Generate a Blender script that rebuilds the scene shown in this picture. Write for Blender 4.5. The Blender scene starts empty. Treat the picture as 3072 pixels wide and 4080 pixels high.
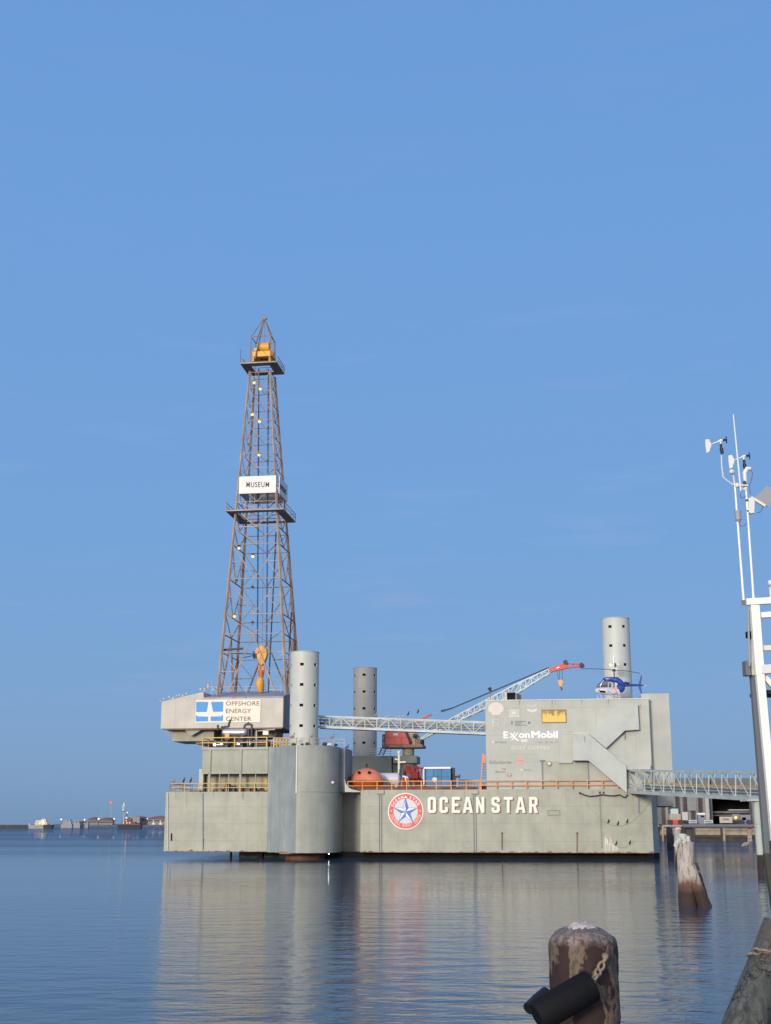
import bpy, bmesh, math, random
from mathutils import Vector, Matrix, noise
random.seed(7)
S = bpy.context.scene
COL = S.collection
R = math.radians
# ------------------------------------------------------------------ survey of the site
FPX, EYE, PITCH = 5200.0, 4.8, math.atan(1245 / 5200)     # focal length in photo pixels, eye height, upward tilt
CT, ST = math.cos(PITCH), math.sin(PITCH)

def ray(px, py):
    a, b = (px - 1536) / FPX, (2040 - py) / FPX
    return Vector((a, CT - b * ST, ST + b * CT))

def gp(px, py, Y):
    d = ray(px, py)
    return Vector((0, 0, EYE)) + d * (Y / d.y)

def gw(px, py):                                            # point on the water
    d = ray(px, py)
    return Vector((0, 0, EYE)) + d * (-EYE / d.z)

# rig frame: u along the long side, v into the depth
PA, PB = gp(655, 3300, 200.0), gp(2601, 3300, 190.0)
ANG = math.atan2(PA.y - PB.y, PB.x - PA.x)
UU, VV = Vector((math.cos(ANG), -math.sin(ANG), 0)), Vector((math.sin(ANG), math.cos(ANG), 0))
ORG = Vector((PA.x, PA.y, 0))

def rp(px, py, v):                                         # sight line onto the plane v = const of the rig frame
    d = ray(px, py); c = Vector((0, 0, EYE))
    t = (v - (c - ORG).dot(VV)) / d.dot(VV)
    p = c + d * t - ORG
    return Vector((p.dot(UU), p.dot(VV), p.z))

def l2w(p):
    return ORG + UU * p[0] + VV * p[1] + Vector((0, 0, p[2]))

# ------------------------------------------------------------------ materials
MATS = {}
def nmat(name):
    m = bpy.data.materials.new(name); m.use_nodes = True
    nt = m.node_tree; b = nt.nodes['Principled BSDF']
    MATS[name] = m
    return m, nt, b

def N(nt, t, **k):
    n = nt.nodes.new(t)
    for a, v in k.items():
        if a.startswith('i_'):
            key = a[2:]
            n.inputs[int(key) if key.isdigit() else key.replace('_', ' ')].default_value = v
        else:
            setattr(n, a, v)
    return n

def ramp(nt, src, stops, interp='LINEAR'):
    r = N(nt, 'ShaderNodeValToRGB'); r.color_ramp.interpolation = interp
    e = r.color_ramp.elements
    while len(e) < len(stops): e.new(0.5)
    for i, (p, c) in enumerate(stops):
        e[i].position = p; e[i].color = (c, c, c, 1) if isinstance(c, (int, float)) else (*c, 1)
    nt.links.new(src, r.inputs[0]); return r.outputs[0]

def mixc(nt, fac, a, b, mode='MIX'):
    m = N(nt, 'ShaderNodeMix', data_type='RGBA', blend_type=mode)
    for sock, val in ((m.inputs[0], fac), (m.inputs[6], a), (m.inputs[7], b)):
        if isinstance(val, (int, float)): sock.default_value = val
        elif isinstance(val, tuple): sock.default_value = (*val, 1)
        else: nt.links.new(val, sock)
    return m.outputs[2]

def math_(nt, op, a, b=0.0, c=None):
    m = N(nt, 'ShaderNodeMath', operation=op)
    for i, v in enumerate((a, b) if c is None else (a, b, c)):
        if isinstance(v, (int, float)): m.inputs[i].default_value = v
        else: nt.links.new(v, m.inputs[i])
    return m.outputs[0]

def coords(nt, scale=(1, 1, 1), loc=(0, 0, 0)):
    tc = N(nt, 'ShaderNodeTexCoord'); mp = N(nt, 'ShaderNodeMapping')
    mp.inputs['Scale'].default_value = scale; mp.inputs['Location'].default_value = loc
    nt.links.new(tc.outputs['Object'], mp.inputs[0]); return mp.outputs[0]

def tex(nt, vec, scale, detail=4, rough=.55):
    t = N(nt, 'ShaderNodeTexNoise'); t.inputs['Scale'].default_value = scale
    t.inputs['Detail'].default_value = detail; t.inputs['Roughness'].default_value = rough
    nt.links.new(vec, t.inputs['Vector']); return t.outputs[0]

def paint(name, col, rough=.55, var=.16, streak=.3, rust=0.0, seams=None, bump=.0, metal=0.0, rustlow=None, rustcol=(.20, .075, .03), streak_scale=.9, light=None, spec=.35):
    m, nt, b = nmat(name)
    L = nt.links
    c = (*col,)
    dark = tuple(x * (1 - var * 1.4) for x in col); lite = tuple(min(1, x * (1 + var)) for x in col)
    n1 = tex(nt, coords(nt), .35, 5)
    base = mixc(nt, ramp(nt, n1, [(.3, 0.0), (.7, 1.0)]), dark, lite)
    if streak:
        n2 = tex(nt, coords(nt, (1, 1, .07)), streak_scale, 6, .7)
        sd = ramp(nt, n2, [(.45, 0.0), (.75, 1.0)])
        base = mixc(nt, math_(nt, 'MULTIPLY', sd, streak), base, tuple(x * .55 for x in col))
        n3 = tex(nt, coords(nt, (1, 1, .09), (31, 7, 3)), streak_scale * 1.6, 6, .7)
        sl = ramp(nt, n3, [(.56, 0.0), (.78, 1.0)])
        base = mixc(nt, math_(nt, 'MULTIPLY', sl, streak * .9), base, light or tuple(min(1, x * 1.45) for x in col))
    if seams:
        tc = N(nt, 'ShaderNodeTexCoord'); sp = N(nt, 'ShaderNodeSeparateXYZ'); cb = N(nt, 'ShaderNodeCombineXYZ')
        L.new(tc.outputs['Object'], sp.inputs[0]); L.new(sp.outputs[0], cb.inputs[0]); L.new(sp.outputs[2], cb.inputs[1])
        br = N(nt, 'ShaderNodeTexBrick'); br.inputs['Scale'].default_value = 1
        br.inputs['Mortar Size'].default_value = .05; br.inputs['Brick Width'].default_value = seams[0]; br.inputs['Row Height'].default_value = seams[1]
        br.inputs['Mortar Smooth'].default_value = .6
        L.new(cb.outputs[0], br.inputs['Vector'])
        base = mixc(nt, math_(nt, 'MULTIPLY', br.outputs['Fac'], .34), base, tuple(x * .5 for x in col))
    if rust:
        n4 = tex(nt, coords(nt, (1, 1, .35), (5, 5, 5)), 1.6, 8, .75)
        base = mixc(nt, ramp(nt, n4, [(.66 - rust * .2, 0.0), (.74 - rust * .12, 1.0)]), base, rustcol)
    if rustlow:
        z0, z1, amt = rustlow
        tc = N(nt, 'ShaderNodeTexCoord'); sp = N(nt, 'ShaderNodeSeparateXYZ'); L.new(tc.outputs['Object'], sp.inputs[0])
        mr = N(nt, 'ShaderNodeMapRange'); mr.inputs[1].default_value = z0; mr.inputs[2].default_value = z1
        mr.inputs[3].default_value = 1; mr.inputs[4].default_value = 0; L.new(sp.outputs[2], mr.inputs[0])
        n5 = tex(nt, coords(nt, (1, 1, .25), (9, 2, 0)), 1.9, 8, .75)
        f = math_(nt, 'ADD', math_(nt, 'MULTIPLY', mr.outputs[0], amt), n5)
        base = mixc(nt, ramp(nt, f, [(.86, 0.0), (.95, 1.0)]), base, rustcol)
    L.new(base, b.inputs['Base Color'])
    b.inputs['Roughness'].default_value = rough; b.inputs['Metallic'].default_value = metal
    b.inputs['Specular IOR Level'].default_value = spec
    if bump:
        bm = N(nt, 'ShaderNodeBump'); bm.inputs['Strength'].default_value = bump; bm.inputs['Distance'].default_value = .05
        L.new(tex(nt, coords(nt), 3, 5), bm.inputs['Height']); L.new(bm.outputs[0], b.inputs['Normal'])
    return m

def emit(name, col, s):
    m, nt, b = nmat(name)
    b.inputs['Base Color'].default_value = (*[x * .5 for x in col], 1)
    b.inputs['Emission Color'].default_value = (*col, 1); b.inputs['Emission Strength'].default_value = s
    return m

HULL = (.378, .376, .302)
paint('hull_grey', HULL, .5, .12, .30, seams=(9.5, 2.45), rustlow=(.55, 1.75, .52), bump=.15)
paint('caisson_grey', (.37, .375, .32), .5, .10, .30, rustlow=(.5, 1.6, .50))
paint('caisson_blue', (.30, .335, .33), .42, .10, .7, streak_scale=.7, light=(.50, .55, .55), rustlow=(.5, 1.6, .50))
paint('block_grey', (.34, .345, .275), .5, .12, .3, rustlow=(9, 11, .3))
paint('house_grey', (.445, .45, .395), .5, .07, .16, seams=(11, 3.9))
paint('house_lower', (.40, .40, .325), .6, .12, .2)
paint('stair_grey', (.465, .485, .44), .5, .08, .1, rust=0)
paint('annex_grey', (.43, .435, .385), .5, .08, .1)
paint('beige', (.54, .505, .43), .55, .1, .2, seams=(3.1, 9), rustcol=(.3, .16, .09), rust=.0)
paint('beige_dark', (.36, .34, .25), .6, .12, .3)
paint('roof_metal', (.33, .31, .33), .5, .15, .3, rust=.25)
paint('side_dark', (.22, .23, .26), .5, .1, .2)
paint('leg_paint', (.52, .53, .48), .5, .05, .12, streak_scale=.5)
paint('leg_dull', (.40, .385, .345), .55, .07, .2, rust=.02)
paint('back_grey', (.21, .22, .195), .6, .12, .25)
paint('rust_steel', (.27, .165, .115), .7, .3, .25, rust=.1, rustcol=(.14, .06, .04))
paint('rust_pale', (.39, .29, .225), .6, .25, .3, rust=.4, rustcol=(.22, .12, .09))
paint('galv', (.42, .43, .41), .45, .15, .1)
paint('truss_grey', (.50, .53, .51), .5, .15, .2, rust=.15)
paint('gang_grey', (.46, .52, .49), .5, .12, .2, rust=.05)
paint('rail_orange', (.72, .30, .06), .5, .2, .1)
paint('rail_yellow', (.66, .40, .10), .5, .25, .2, rust=.2)
paint('rail_pale', (.60, .36, .22), .55, .25, .2)
paint('block_orange', (.80, .36, .05), .45, .15, .1, rust=.1)
paint('hook_orange', (.72, .20, .04), .45, .2, .1, rust=.2)
paint('crown_yellow', (.78, .40, .04), .45, .15, .2, rust=.2, rustcol=(.45, .14, .02))
paint('dark_steel', (.05, .05, .055), .6, .3, .1)
paint('dark_blue', (.045, .06, .11), .5, .3, .1)
paint('line_blue', (.10, .14, .25), .5, .1, 0)
paint('black_rubber', (.012, .012, .013), .5, .4, .0, spec=.4)
paint('worn_rubber', (.007, .007, .008), .75, .5, .0, spec=.18, rust=.1, rustcol=(.07, .06, .045), bump=.5)
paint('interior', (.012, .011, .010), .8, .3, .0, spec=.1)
paint('rust_run', (.36, .29, .18), .6, .2, 0)
paint('rust_edge', (.22, .085, .04), .7, .3, .2)
paint('white_paint', (.93, .89, .79), .4, .02, .03)
paint('far_grey', (.30, .29, .30), .6, .15, .1)  # haze over the far boats is put into this grey
paint('white_clean', (.80, .80, .79), .4, .03, .0)
paint('sign_cream', (.78, .72, .58), .5, .04, .08)
paint('sign_white', (.74, .71, .67), .5, .03, .05)
paint('letter_cream', (.80, .79, .68), .45, .02, .03)
paint('letter_shadow', (.24, .15, .12), .6, .1, 0)
paint('brown_red', (.27, .09, .06), .6, .1, 0)
paint('ink', (.06, .03, .05), .6, .1, 0)
paint('sign_blue', (.015, .25, .60), .45, .05, .1)
paint('logo_red', (.78, .10, .07), .45, .05, .05)
paint('logo_blue', (.08, .18, .50), .45, .1, 0)
paint('logo_disc', (.62, .64, .66), .5, .03, 0)
paint('faded_pink', (.72, .60, .56), .5, .04, .1)
paint('faded_white', (.64, .63, .57), .5, .05, .2)
paint('faded_ghost', (.50, .50, .45), .5, .05, .2)
paint('faded_violet', (.26, .25, .29), .5, .1, .1)
paint('faded_ink', (.17, .17, .16), .5, .1, .1)
paint('safe_teal', (.50, .60, .56), .5, .05, .1)
paint('pink_logo', (.72, .34, .32), .5, .05, .1)
paint('pod_orange', (.74, .22, .12), .42, .08, .12, spec=.5)
paint('pod_low', (.60, .11, .02), .45, .1, .1)
paint('crane_red', (.50, .06, .055), .45, .15, .2)
paint('boom_red', (.62, .08, .06), .45, .1, .1)
paint('boom_white', (.62, .66, .64), .45, .12, .1)
paint('machine_red', (.26, .010, .012), .5, .2, .0, spec=.15)
paint('container_blue', (.05, .20, .42), .5, .35, .5, rust=.25, rustcol=(.30, .38, .38))
paint('heli_blue', (.012, .05, .28), .22, .05, 0, spec=.6)
paint('heli_white', (.55, .54, .57), .3, .03, 0)
paint('tank_white', (.62, .62, .65), .4, .03, .05)
paint('silver', (.55, .55, .56), .28, .1, .1, metal=.7)
paint('guano', (.60, .60, .55), .8, .2, .2, bump=.5)
paint('crust_white', (.46, .40, .38), .9, .35, .2, bump=.8)
paint('sign_board_tan', (.50, .45, .34), .6, .1, .2)
paint('concrete', (.40, .37, .32), .8, .15, .3)
paint('shed_grey', (.17, .165, .155), .7, .2, .4, streak_scale=.5)
paint('shed_door', (.26, .25, .25), .6, .1, .3)
paint('wharf_wood', (.36, .30, .21), .8, .3, .3)
paint('wharf_dark', (.075, .06, .05), .8, .3, .2)
paint('pile_dark', (.06, .035, .035), .8, .4, .3)
paint('roof_red', (.17, .085, .095), .7, .1, .1)  # far-shore haze is put into this colour and the next two
paint('wall_tan', (.25, .23, .225), .7, .2, .1)
paint('land_dark', (.10, .125, .15), .9, .3, .0)
paint('hull_navy', (.02, .02, .03), .6, .1, 0)
paint('feather_dark', (.025, .02, .018), .8, .3, 0)
paint('feather_white', (.70, .68, .66), .8, .1, 0)
paint('feather_grey', (.28, .25, .23), .8, .2, 0)
paint('beak', (.45, .28, .12), .6, .1, 0)
paint('chain_steel', (.27, .20, .14), .5, .3, 0, rust=.3)
paint('mast_shadow', (.16, .165, .18), .6, .08, .1)  # shaded side of the white mast put into the colour; other users plain grey
paint('mast_boot', (.075, .075, .06), .8, .3, .3)
paint('panel_back', (.34, .335, .34), .5, .08, 0)
paint('scaffold_tan', (.42, .36, .26), .7, .3, .2)
paint('green_paint', (.05, .35, .08), .5, .1, 0)
paint('machine_orange', (.62, .09, .05), .5, .2, .1)
paint('rotor_dark', (.07, .06, .065), .5, .1, 0)
emit('lamp_warm', (1, .62, .13), 1.6); emit('lamp_white', (1, .90, .72), 1.5); emit('lamp_red', (1, .10, .08), 1.3)
emit('lamp_pink', (1, .66, .6), 1.3)
emit('lamp_glare', (1, .95, .95), 10)
emit('cabin_glow', (.9, .78, .55), .12)

# golden window pane with dark blotches towards the top
m, nt, b = nmat('gold_glass')
v = coords(nt, (1, 1, 1)); tcg = N(nt, 'ShaderNodeTexCoord'); sp = N(nt, 'ShaderNodeSeparateXYZ'); nt.links.new(tcg.outputs['Generated'], sp.inputs[0])
blot = ramp(nt, math_(nt, 'ADD', tex(nt, coords(nt, (1.6, 1, .8)), 1.5, 3), math_(nt, 'MULTIPLY', sp.outputs[2], .55)), [(.80, 0.0), (1.05, 1.0)])
nt.links.new(mixc(nt, blot, mixc(nt, tex(nt, v, .8), (.78, .48, .10), (.85, .58, .14)), (.30, .22, .07)), b.inputs['Base Color'])
b.inputs['Roughness'].default_value = .15

# tinted glazing
m, nt, b = nmat('tinted_glass')
b.inputs['Base Color'].default_value = (.10, .11, .14, 1); b.inputs['Roughness'].default_value = .06; b.inputs['Metallic'].default_value = .0; b.inputs['Specular IOR Level'].default_value = 1.0

# water
m, nt, b = nmat('sea_water')
L = nt.links
b.inputs['Roughness'].default_value = .02; b.inputs['IOR'].default_value = 1.33
tcw = N(nt, 'ShaderNodeTexCoord')
def wnoise(sx, sy, sc, det, rot=0.0):
    mp = N(nt, 'ShaderNodeMapping'); mp.inputs['Scale'].default_value = (sx, sy, 1); mp.inputs['Rotation'].default_value = (0, 0, rot)
    L.new(tcw.outputs['Object'], mp.inputs[0]); return tex(nt, mp.outputs[0], sc, det, .5)
big = wnoise(.006, .03, 1, 3)
L.new(mixc(nt, ramp(nt, big, [(.35, 0.0), (.65, 1.0)]), (.042, .056, .066), (.056, .072, .084)), b.inputs['Base Color'])
h1 = wnoise(.36, .68, 1.0, 3, R(8)); h2 = wnoise(1.35, 2.5, 1.0, 4, R(-12)); h3 = wnoise(3.5, 8.0, 1, 2, R(4))
hh = math_(nt, 'ADD', math_(nt, 'MULTIPLY', h1, .10), math_(nt, 'ADD', math_(nt, 'MULTIPLY', h2, .026), math_(nt, 'MULTIPLY', h3, .0026)))
amp = ramp(nt, wnoise(.011, .045, 1, 3, R(3)), [(.30, .55), (.70, 1.15)])
bmp = N(nt, 'ShaderNodeBump'); bmp.inputs['Distance'].default_value = 1.0
L.new(math_(nt, 'MULTIPLY', hh, 1.0), bmp.inputs['Height'])
geo = N(nt, 'ShaderNodeNewGeometry'); spg = N(nt, 'ShaderNodeSeparateXYZ'); L.new(geo.outputs['Position'], spg.inputs[0])
# calmer water in the lee of the rig basin, livelier near the quay
lee = ramp(nt, math_(nt, 'MULTIPLY', spg.outputs[1], .002), [(.02, 1.2), (.10, 1.05), (.20, .68), (.31, .36), (.38, .28), (.46, .8), (.7, 1.0)])
L.new(math_(nt, 'MULTIPLY', lee, amp), bmp.inputs['Strength'])
L.new(bmp.outputs[0], b.inputs['Normal'])
# wind-ruffled water further out mirrors less of the low sky
df = N(nt, 'ShaderNodeBsdfDiffuse'); L.new(mixc(nt, big, (.035, .085, .16), (.05, .11, .19)), df.inputs['Color']); L.new(bmp.outputs[0], df.inputs['Normal'])
bands = ramp(nt, wnoise(.004, .03, 1, 3, R(2)), [(.35, .0), (.65, 1.0)])
far = ramp(nt, math_(nt, 'MULTIPLY', spg.outputs[1], .002), [(.30, .10), (.42, .30), (.60, .55), (1.0, .68)])
msh = N(nt, 'ShaderNodeMixShader'); L.new(math_(nt, 'MULTIPLY', far, math_(nt, 'ADD', math_(nt, 'MULTIPLY', bands, .4), .7)), msh.inputs[0])
L.new(b.outputs[0], msh.inputs[1]); L.new(df.outputs[0], msh.inputs[2]); L.new(msh.outputs[0], nt.nodes['Material Output'].inputs[0])

# weathered pile: guano / concrete above, rust, dark weed below
def pile_mat(name, top, mid, low, z0, z1, z2, sc=2.0):
    m, nt, b = nmat(name); L = nt.links
    tc = N(nt, 'ShaderNodeTexCoord'); sp = N(nt, 'ShaderNodeSeparateXYZ'); L.new(tc.outputs['Object'], sp.inputs[0])
    n = tex(nt, coords(nt, (1, 1, .5)), sc, 7, .7)
    z = math_(nt, 'ADD', sp.outputs[2], math_(nt, 'MULTIPLY', math_(nt, 'SUBTRACT', n, .5), (z2 - z0) * 1.1))
    f1 = N(nt, 'ShaderNodeMapRange'); f1.inputs[1].default_value = z0; f1.inputs[2].default_value = z1; L.new(z, f1.inputs[0])
    f2 = N(nt, 'ShaderNodeMapRange'); f2.inputs[1].default_value = z1; f2.inputs[2].default_value = z2; L.new(z, f2.inputs[0])
    c = mixc(nt, f2.outputs[0], mixc(nt, f1.outputs[0], low, mid), top)
    n2 = tex(nt, coords(nt, (1, 1, .16), (3, 1, 0)), sc * 2.0, 6, .75)
    c = mixc(nt, ramp(nt, n2, [(.50, 0.0), (.64, .8)]), c, tuple(x * .4 for x in mid))
    L.new(c, b.inputs['Base Color']); b.inputs['Roughness'].default_value = .85
    bm = N(nt, 'ShaderNodeBump'); bm.inputs['Strength'].default_value = .6; bm.inputs['Distance'].default_value = .06
    L.new(n, bm.inputs['Height']); L.new(bm.outputs[0], b.inputs['Normal'])
pile_mat('dolphin_skin', (.46, .41, .345), (.17, .085, .055), (.038, .024, .018), .75, 1.3, 1.75, 3.6)
pile_mat('dolphin_dark', (.20, .17, .16), (.07, .045, .05), (.03, .02, .02), .5, 2, 6, 1)
pile_mat('column_skin', (.44, .48, .42), (.42, .42, .33), (.035, .02, .02), 1.75, 1.82, 1.9, .4)

# rusted steel pile close to the camera
m, nt, b = nmat('rust_pile'); L = nt.links
vor = N(nt, 'ShaderNodeTexVoronoi'); vor.inputs['Scale'].default_value = 9; vor.feature = 'F1'; vor.inputs['Randomness'].default_value = 1
wp = tex(nt, coords(nt, (1, 1, .6)), 7, 6, .65); wv = N(nt, 'ShaderNodeVectorMath', operation='ADD')
L.new(coords(nt, (1, 1, .55)), wv.inputs[0])
cbw = N(nt, 'ShaderNodeCombineXYZ'); L.new(math_(nt, 'MULTIPLY', wp, .12), cbw.inputs[0]); L.new(math_(nt, 'MULTIPLY', wp, .1), cbw.inputs[2]); L.new(cbw.outputs[0], wv.inputs[1]); L.new(wv.outputs[0], vor.inputs['Vector'])
pn = tex(nt, coords(nt, (1, 1, .45), (2.2, .4, 1.3)), 6.5, 5, .6)
flake = ramp(nt, pn, [(.545, 0.0), (.57, 1.0)])
edge = ramp(nt, pn, [(.53, 0.0), (.55, 1.0), (.575, 1.0), (.60, 0.0)])
dk = mixc(nt, tex(nt, coords(nt), 22, 6, .7), (.010, .006, .006), (.050, .022, .018))
pl = mixc(nt, tex(nt, coords(nt), 30, 6, .7), (.050, .036, .028), (.125, .100, .078))
c = mixc(nt, flake, dk, pl); c = mixc(nt, math_(nt, 'MULTIPLY', edge, .5), c, (.24, .17, .10))
tc = N(nt, 'ShaderNodeTexCoord'); sp = N(nt, 'ShaderNodeSeparateXYZ'); L.new(tc.outputs['Object'], sp.inputs[0])
zt = math_(nt, 'ADD', sp.outputs[2], math_(nt, 'MULTIPLY', tex(nt, coords(nt), 14, 5), .10))
capf = N(nt, 'ShaderNodeMapRange'); capf.inputs[1].default_value = -.005; capf.inputs[2].default_value = .035; L.new(zt, capf.inputs[0])
c = mixc(nt, capf.outputs[0], c, mixc(nt, ramp(nt, tex(nt, coords(nt), 38, 8, .85), [(.38, 0.0), (.62, 1.0)]), (.04, .025, .023), (.30, .235, .21)))
L.new(c, b.inputs['Base Color']); b.inputs['Roughness'].default_value = .8
bm = N(nt, 'ShaderNodeBump'); bm.inputs['Strength'].default_value = .7; bm.inputs['Distance'].default_value = .012
L.new(math_(nt, 'ADD', pn, math_(nt, 'MULTIPLY', tex(nt, coords(nt), 40, 6, .7), .4)), bm.inputs['Height']); L.new(bm.outputs[0], b.inputs['Normal'])

# cracked grey timber
m, nt, b = nmat('old_timber'); L = nt.links
g = tex(nt, coords(nt, (1, 1, .16)), 26, 8, .65); g2 = tex(nt, coords(nt, (1, 1, .35)), 5, 5)
c = mixc(nt, ramp(nt, g, [(.3, 0.0), (.7, 1.0)]), (.020, .025, .022), (.115, .122, .108)); c = mixc(nt, ramp(nt, g2, [(.45, 0.0), (.7, .8)]), c, (.105, .085, .065))
vc = N(nt, 'ShaderNodeTexVoronoi'); vc.feature = 'DISTANCE_TO_EDGE'; vc.inputs['Scale'].default_value = 7
wv = N(nt, 'ShaderNodeVectorMath', operation='ADD'); L.new(coords(nt, (1, 1, .22)), wv.inputs[0])
tn = N(nt, 'ShaderNodeTexNoise'); tn.inputs['Scale'].default_value = 9; L.new(coords(nt), tn.inputs['Vector'])
sm = N(nt, 'ShaderNodeVectorMath', operation='SCALE'); sm.inputs['Scale'].default_value = .30; L.new(tn.outputs['Color'], sm.inputs[0]); L.new(sm.outputs[0], wv.inputs[1]); L.new(wv.outputs[0], vc.inputs['Vector'])
brk = ramp(nt, tex(nt, coords(nt, (1, 1, 1), (4, 4, 4)), 5, 3), [(.45, 0.0), (.55, 1.0)])
cr = math_(nt, 'MULTIPLY', ramp(nt, vc.outputs['Distance'], [(0, 1.0), (.022, 0.0)]), brk)
c = mixc(nt, cr, c, (.008, .008, .009)); L.new(c, b.inputs['Base Color']); b.inputs['Roughness'].default_value = .9
bm = N(nt, 'ShaderNodeBump'); bm.inputs['Strength'].default_value = .8; bm.inputs['Distance'].default_value = .01
L.new(math_(nt, 'SUBTRACT', g, math_(nt, 'MULTIPLY', cr, 1.5)), bm.inputs['Height']); L.new(bm.outputs[0], b.inputs['Normal'])

# ------------------------------------------------------------------ mesh builder
BASE = {}
class MB:
    def __init__(s): s.v, s.f = [], []
    def poly(s, pts): i = len(s.v); s.v += [Vector(p) for p in pts]; s.f.append(tuple(range(i, i + len(pts))))
    def box(s, x0, x1, y0, y1, z0, z1):
        i = len(s.v)
        s.v += [Vector((x, y, z)) for z in (z0, z1) for x, y in ((x0, y0), (x1, y0), (x1, y1), (x0, y1))]
        s.f += [tuple(i + k for k in q) for q in ((0, 3, 2, 1), (4, 5, 6, 7), (0, 1, 5, 4), (1, 2, 6, 5), (2, 3, 7, 6), (3, 0, 4, 7))]
        return s
    def bar(s, p, q, w=.1, h=None):
        p, q = Vector(p), Vector(q); h = h or w
        d = (q - p); 
        if d.length < 1e-6: return s
        d.normalize()
        a = d.cross(Vector((0, 0, 1))); a = a if a.length > .05 else d.cross(Vector((0, 1, 0))); a.normalize(); b_ = a.cross(d)
        i = len(s.v)
        for c in (p, q):
            for sx, sy in ((-1, -1), (1, -1), (1, 1), (-1, 1)): s.v.append(c + a * sx * w / 2 + b_ * sy * h / 2)
        s.f += [tuple(i + k for k in t) for t in ((0, 3, 2, 1), (4, 5, 6, 7), (0, 1, 5, 4), (1, 2, 6, 5), (2, 3, 7, 6), (3, 0, 4, 7))]
        return s
    def tube(s, p, q, r0=.05, r1=None, n=10, caps=True):
        p, q = Vector(p), Vector(q); r1 = r0 if r1 is None else r1
        d = (q - p).normalized(); a = d.cross(Vector((0, 0, 1))); a = a if a.length > .05 else d.cross(Vector((0, 1, 0))); a.normalize(); b_ = a.cross(d)
        i = len(s.v)
        for c, r in ((p, r0), (q, r1)):
            for k in range(n):
                t = 2 * math.pi * k / n; s.v.append(c + (a * math.cos(t) + b_ * math.sin(t)) * r)
        for k in range(n): s.f.append((i + k, i + (k + 1) % n, i + n + (k + 1) % n, i + n + k))
        if caps: s.f.append(tuple(i + k for k in reversed(range(n)))); s.f.append(tuple(i + n + k for k in range(n)))
        return s
    def path(s, pts, r=.05, n=8, radii=None):
        pts = [Vector(p) for p in pts]; i = len(s.v); m = len(pts); prev = None
        for j, p in enumerate(pts):
            d = (pts[min(j + 1, m - 1)] - pts[max(j - 1, 0)]).normalized()
            if prev is None:
                a = d.cross(Vector((0, 0, 1))); a = a if a.length > .05 else d.cross(Vector((0, 1, 0)))
            else: a = prev - d * prev.dot(d)
            a.normalize(); prev = a; b_ = a.cross(d); rr = radii[j] if radii else r
            for k in range(n):
                t = 2 * math.pi * k / n; s.v.append(p + (a * math.cos(t) + b_ * math.sin(t)) * rr)
        for j in range(m - 1):
            for k in range(n):
                s.f.append((i + j * n + k, i + j * n + (k + 1) % n, i + (j + 1) * n + (k + 1) % n, i + (j + 1) * n + k))
        s.f.append(tuple(i + k for k in reversed(range(n)))); s.f.append(tuple(i + (m - 1) * n + k for k in range(n)))
        return s
    def prism(s, pts, off):                       # polygon swept along a vector
        off = Vector(off); n = len(pts); i = len(s.v)
        s.v += [Vector(p) for p in pts] + [Vector(p) + off for p in pts]
        s.f.append(tuple(i + k for k in range(n))); s.f.append(tuple(i + n + k for k in reversed(range(n))))
        for k in range(n): s.f.append((i + k, i + n + k, i + n + (k + 1) % n, i + (k + 1) % n))
        return s
    def ball(s, c, r, n=10, sc=(1, 1, 1)):
        c = Vector(c); i = len(s.v); m = max(4, n // 2 + 1)
        for j in range(1, m):
            ph = math.pi * j / m
            for k in range(n):
                t = 2 * math.pi * k / n
                s.v.append(c + Vector((math.sin(ph) * math.cos(t) * sc[0], math.sin(ph) * math.sin(t) * sc[1], math.cos(ph) * sc[2])) * r)
        top = len(s.v); s.v.append(c + Vector((0, 0, r * sc[2]))); s.v.append(c - Vector((0, 0, r * sc[2])))
        for j in range(m - 2):
            for k in range(n): s.f.append((i + j * n + k, i + (j + 1) * n + k, i + (j + 1) * n + (k + 1) % n, i + j * n + (k + 1) % n))
        for k in range(n):
            s.f.append((top, i + k, i + (k + 1) % n)); s.f.append((top + 1, i + (m - 2) * n + (k + 1) % n, i + (m - 2) * n + k))
        return s
    def build(s, name, mat, parent=None, base=None, frame='rig', smooth=False, bevel=0, props=None):
        if parent is not None: b0 = BASE[parent.name]
        else: b0 = Vector(base) if base is not None else Vector((0, 0, 0))
        me = bpy.data.meshes.new(name); me.from_pydata([tuple(p - b0) for p in s.v], [], s.f); me.update()
        bm = bmesh.new(); bm.from_mesh(me); bmesh.ops.recalc_face_normals(bm, faces=bm.faces); bm.to_mesh(me); bm.free()
        if smooth:
            me.polygons.foreach_set('use_smooth', [True] * len(me.polygons))
            try: me.set_sharp_from_angle(angle=R(38))
            except Exception: pass
        o = bpy.data.objects.new(name, me); COL.objects.link(o); me.materials.append(MATS[mat])
        if parent is not None: o.parent = parent
        else: place(o, b0, frame)
        BASE[o.name] = b0
        if bevel:
            md = o.modifiers.new('edge', 'BEVEL'); md.width = bevel; md.segments = 2; md.limit_method = 'ANGLE'
        return o

def place(o, b0, frame):
    if frame == 'rig': o.location = l2w(b0); o.rotation_euler = (0, 0, -ANG)
    else: o.location = b0

def tag(o, label, cat, group=None, kind=None):
    if label: o['label'] = label
    if cat: o['category'] = cat
    if group: o['group'] = group
    if kind: o['kind'] = kind
    return o

def thing(name, label, cat, base, frame='rig', group=None):
    o = bpy.data.objects.new(name, None); COL.objects.link(o); o.empty_display_size = .3
    b0 = Vector(base); place(o, b0, frame); BASE[o.name] = b0
    return tag(o, label, cat, group)

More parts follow.
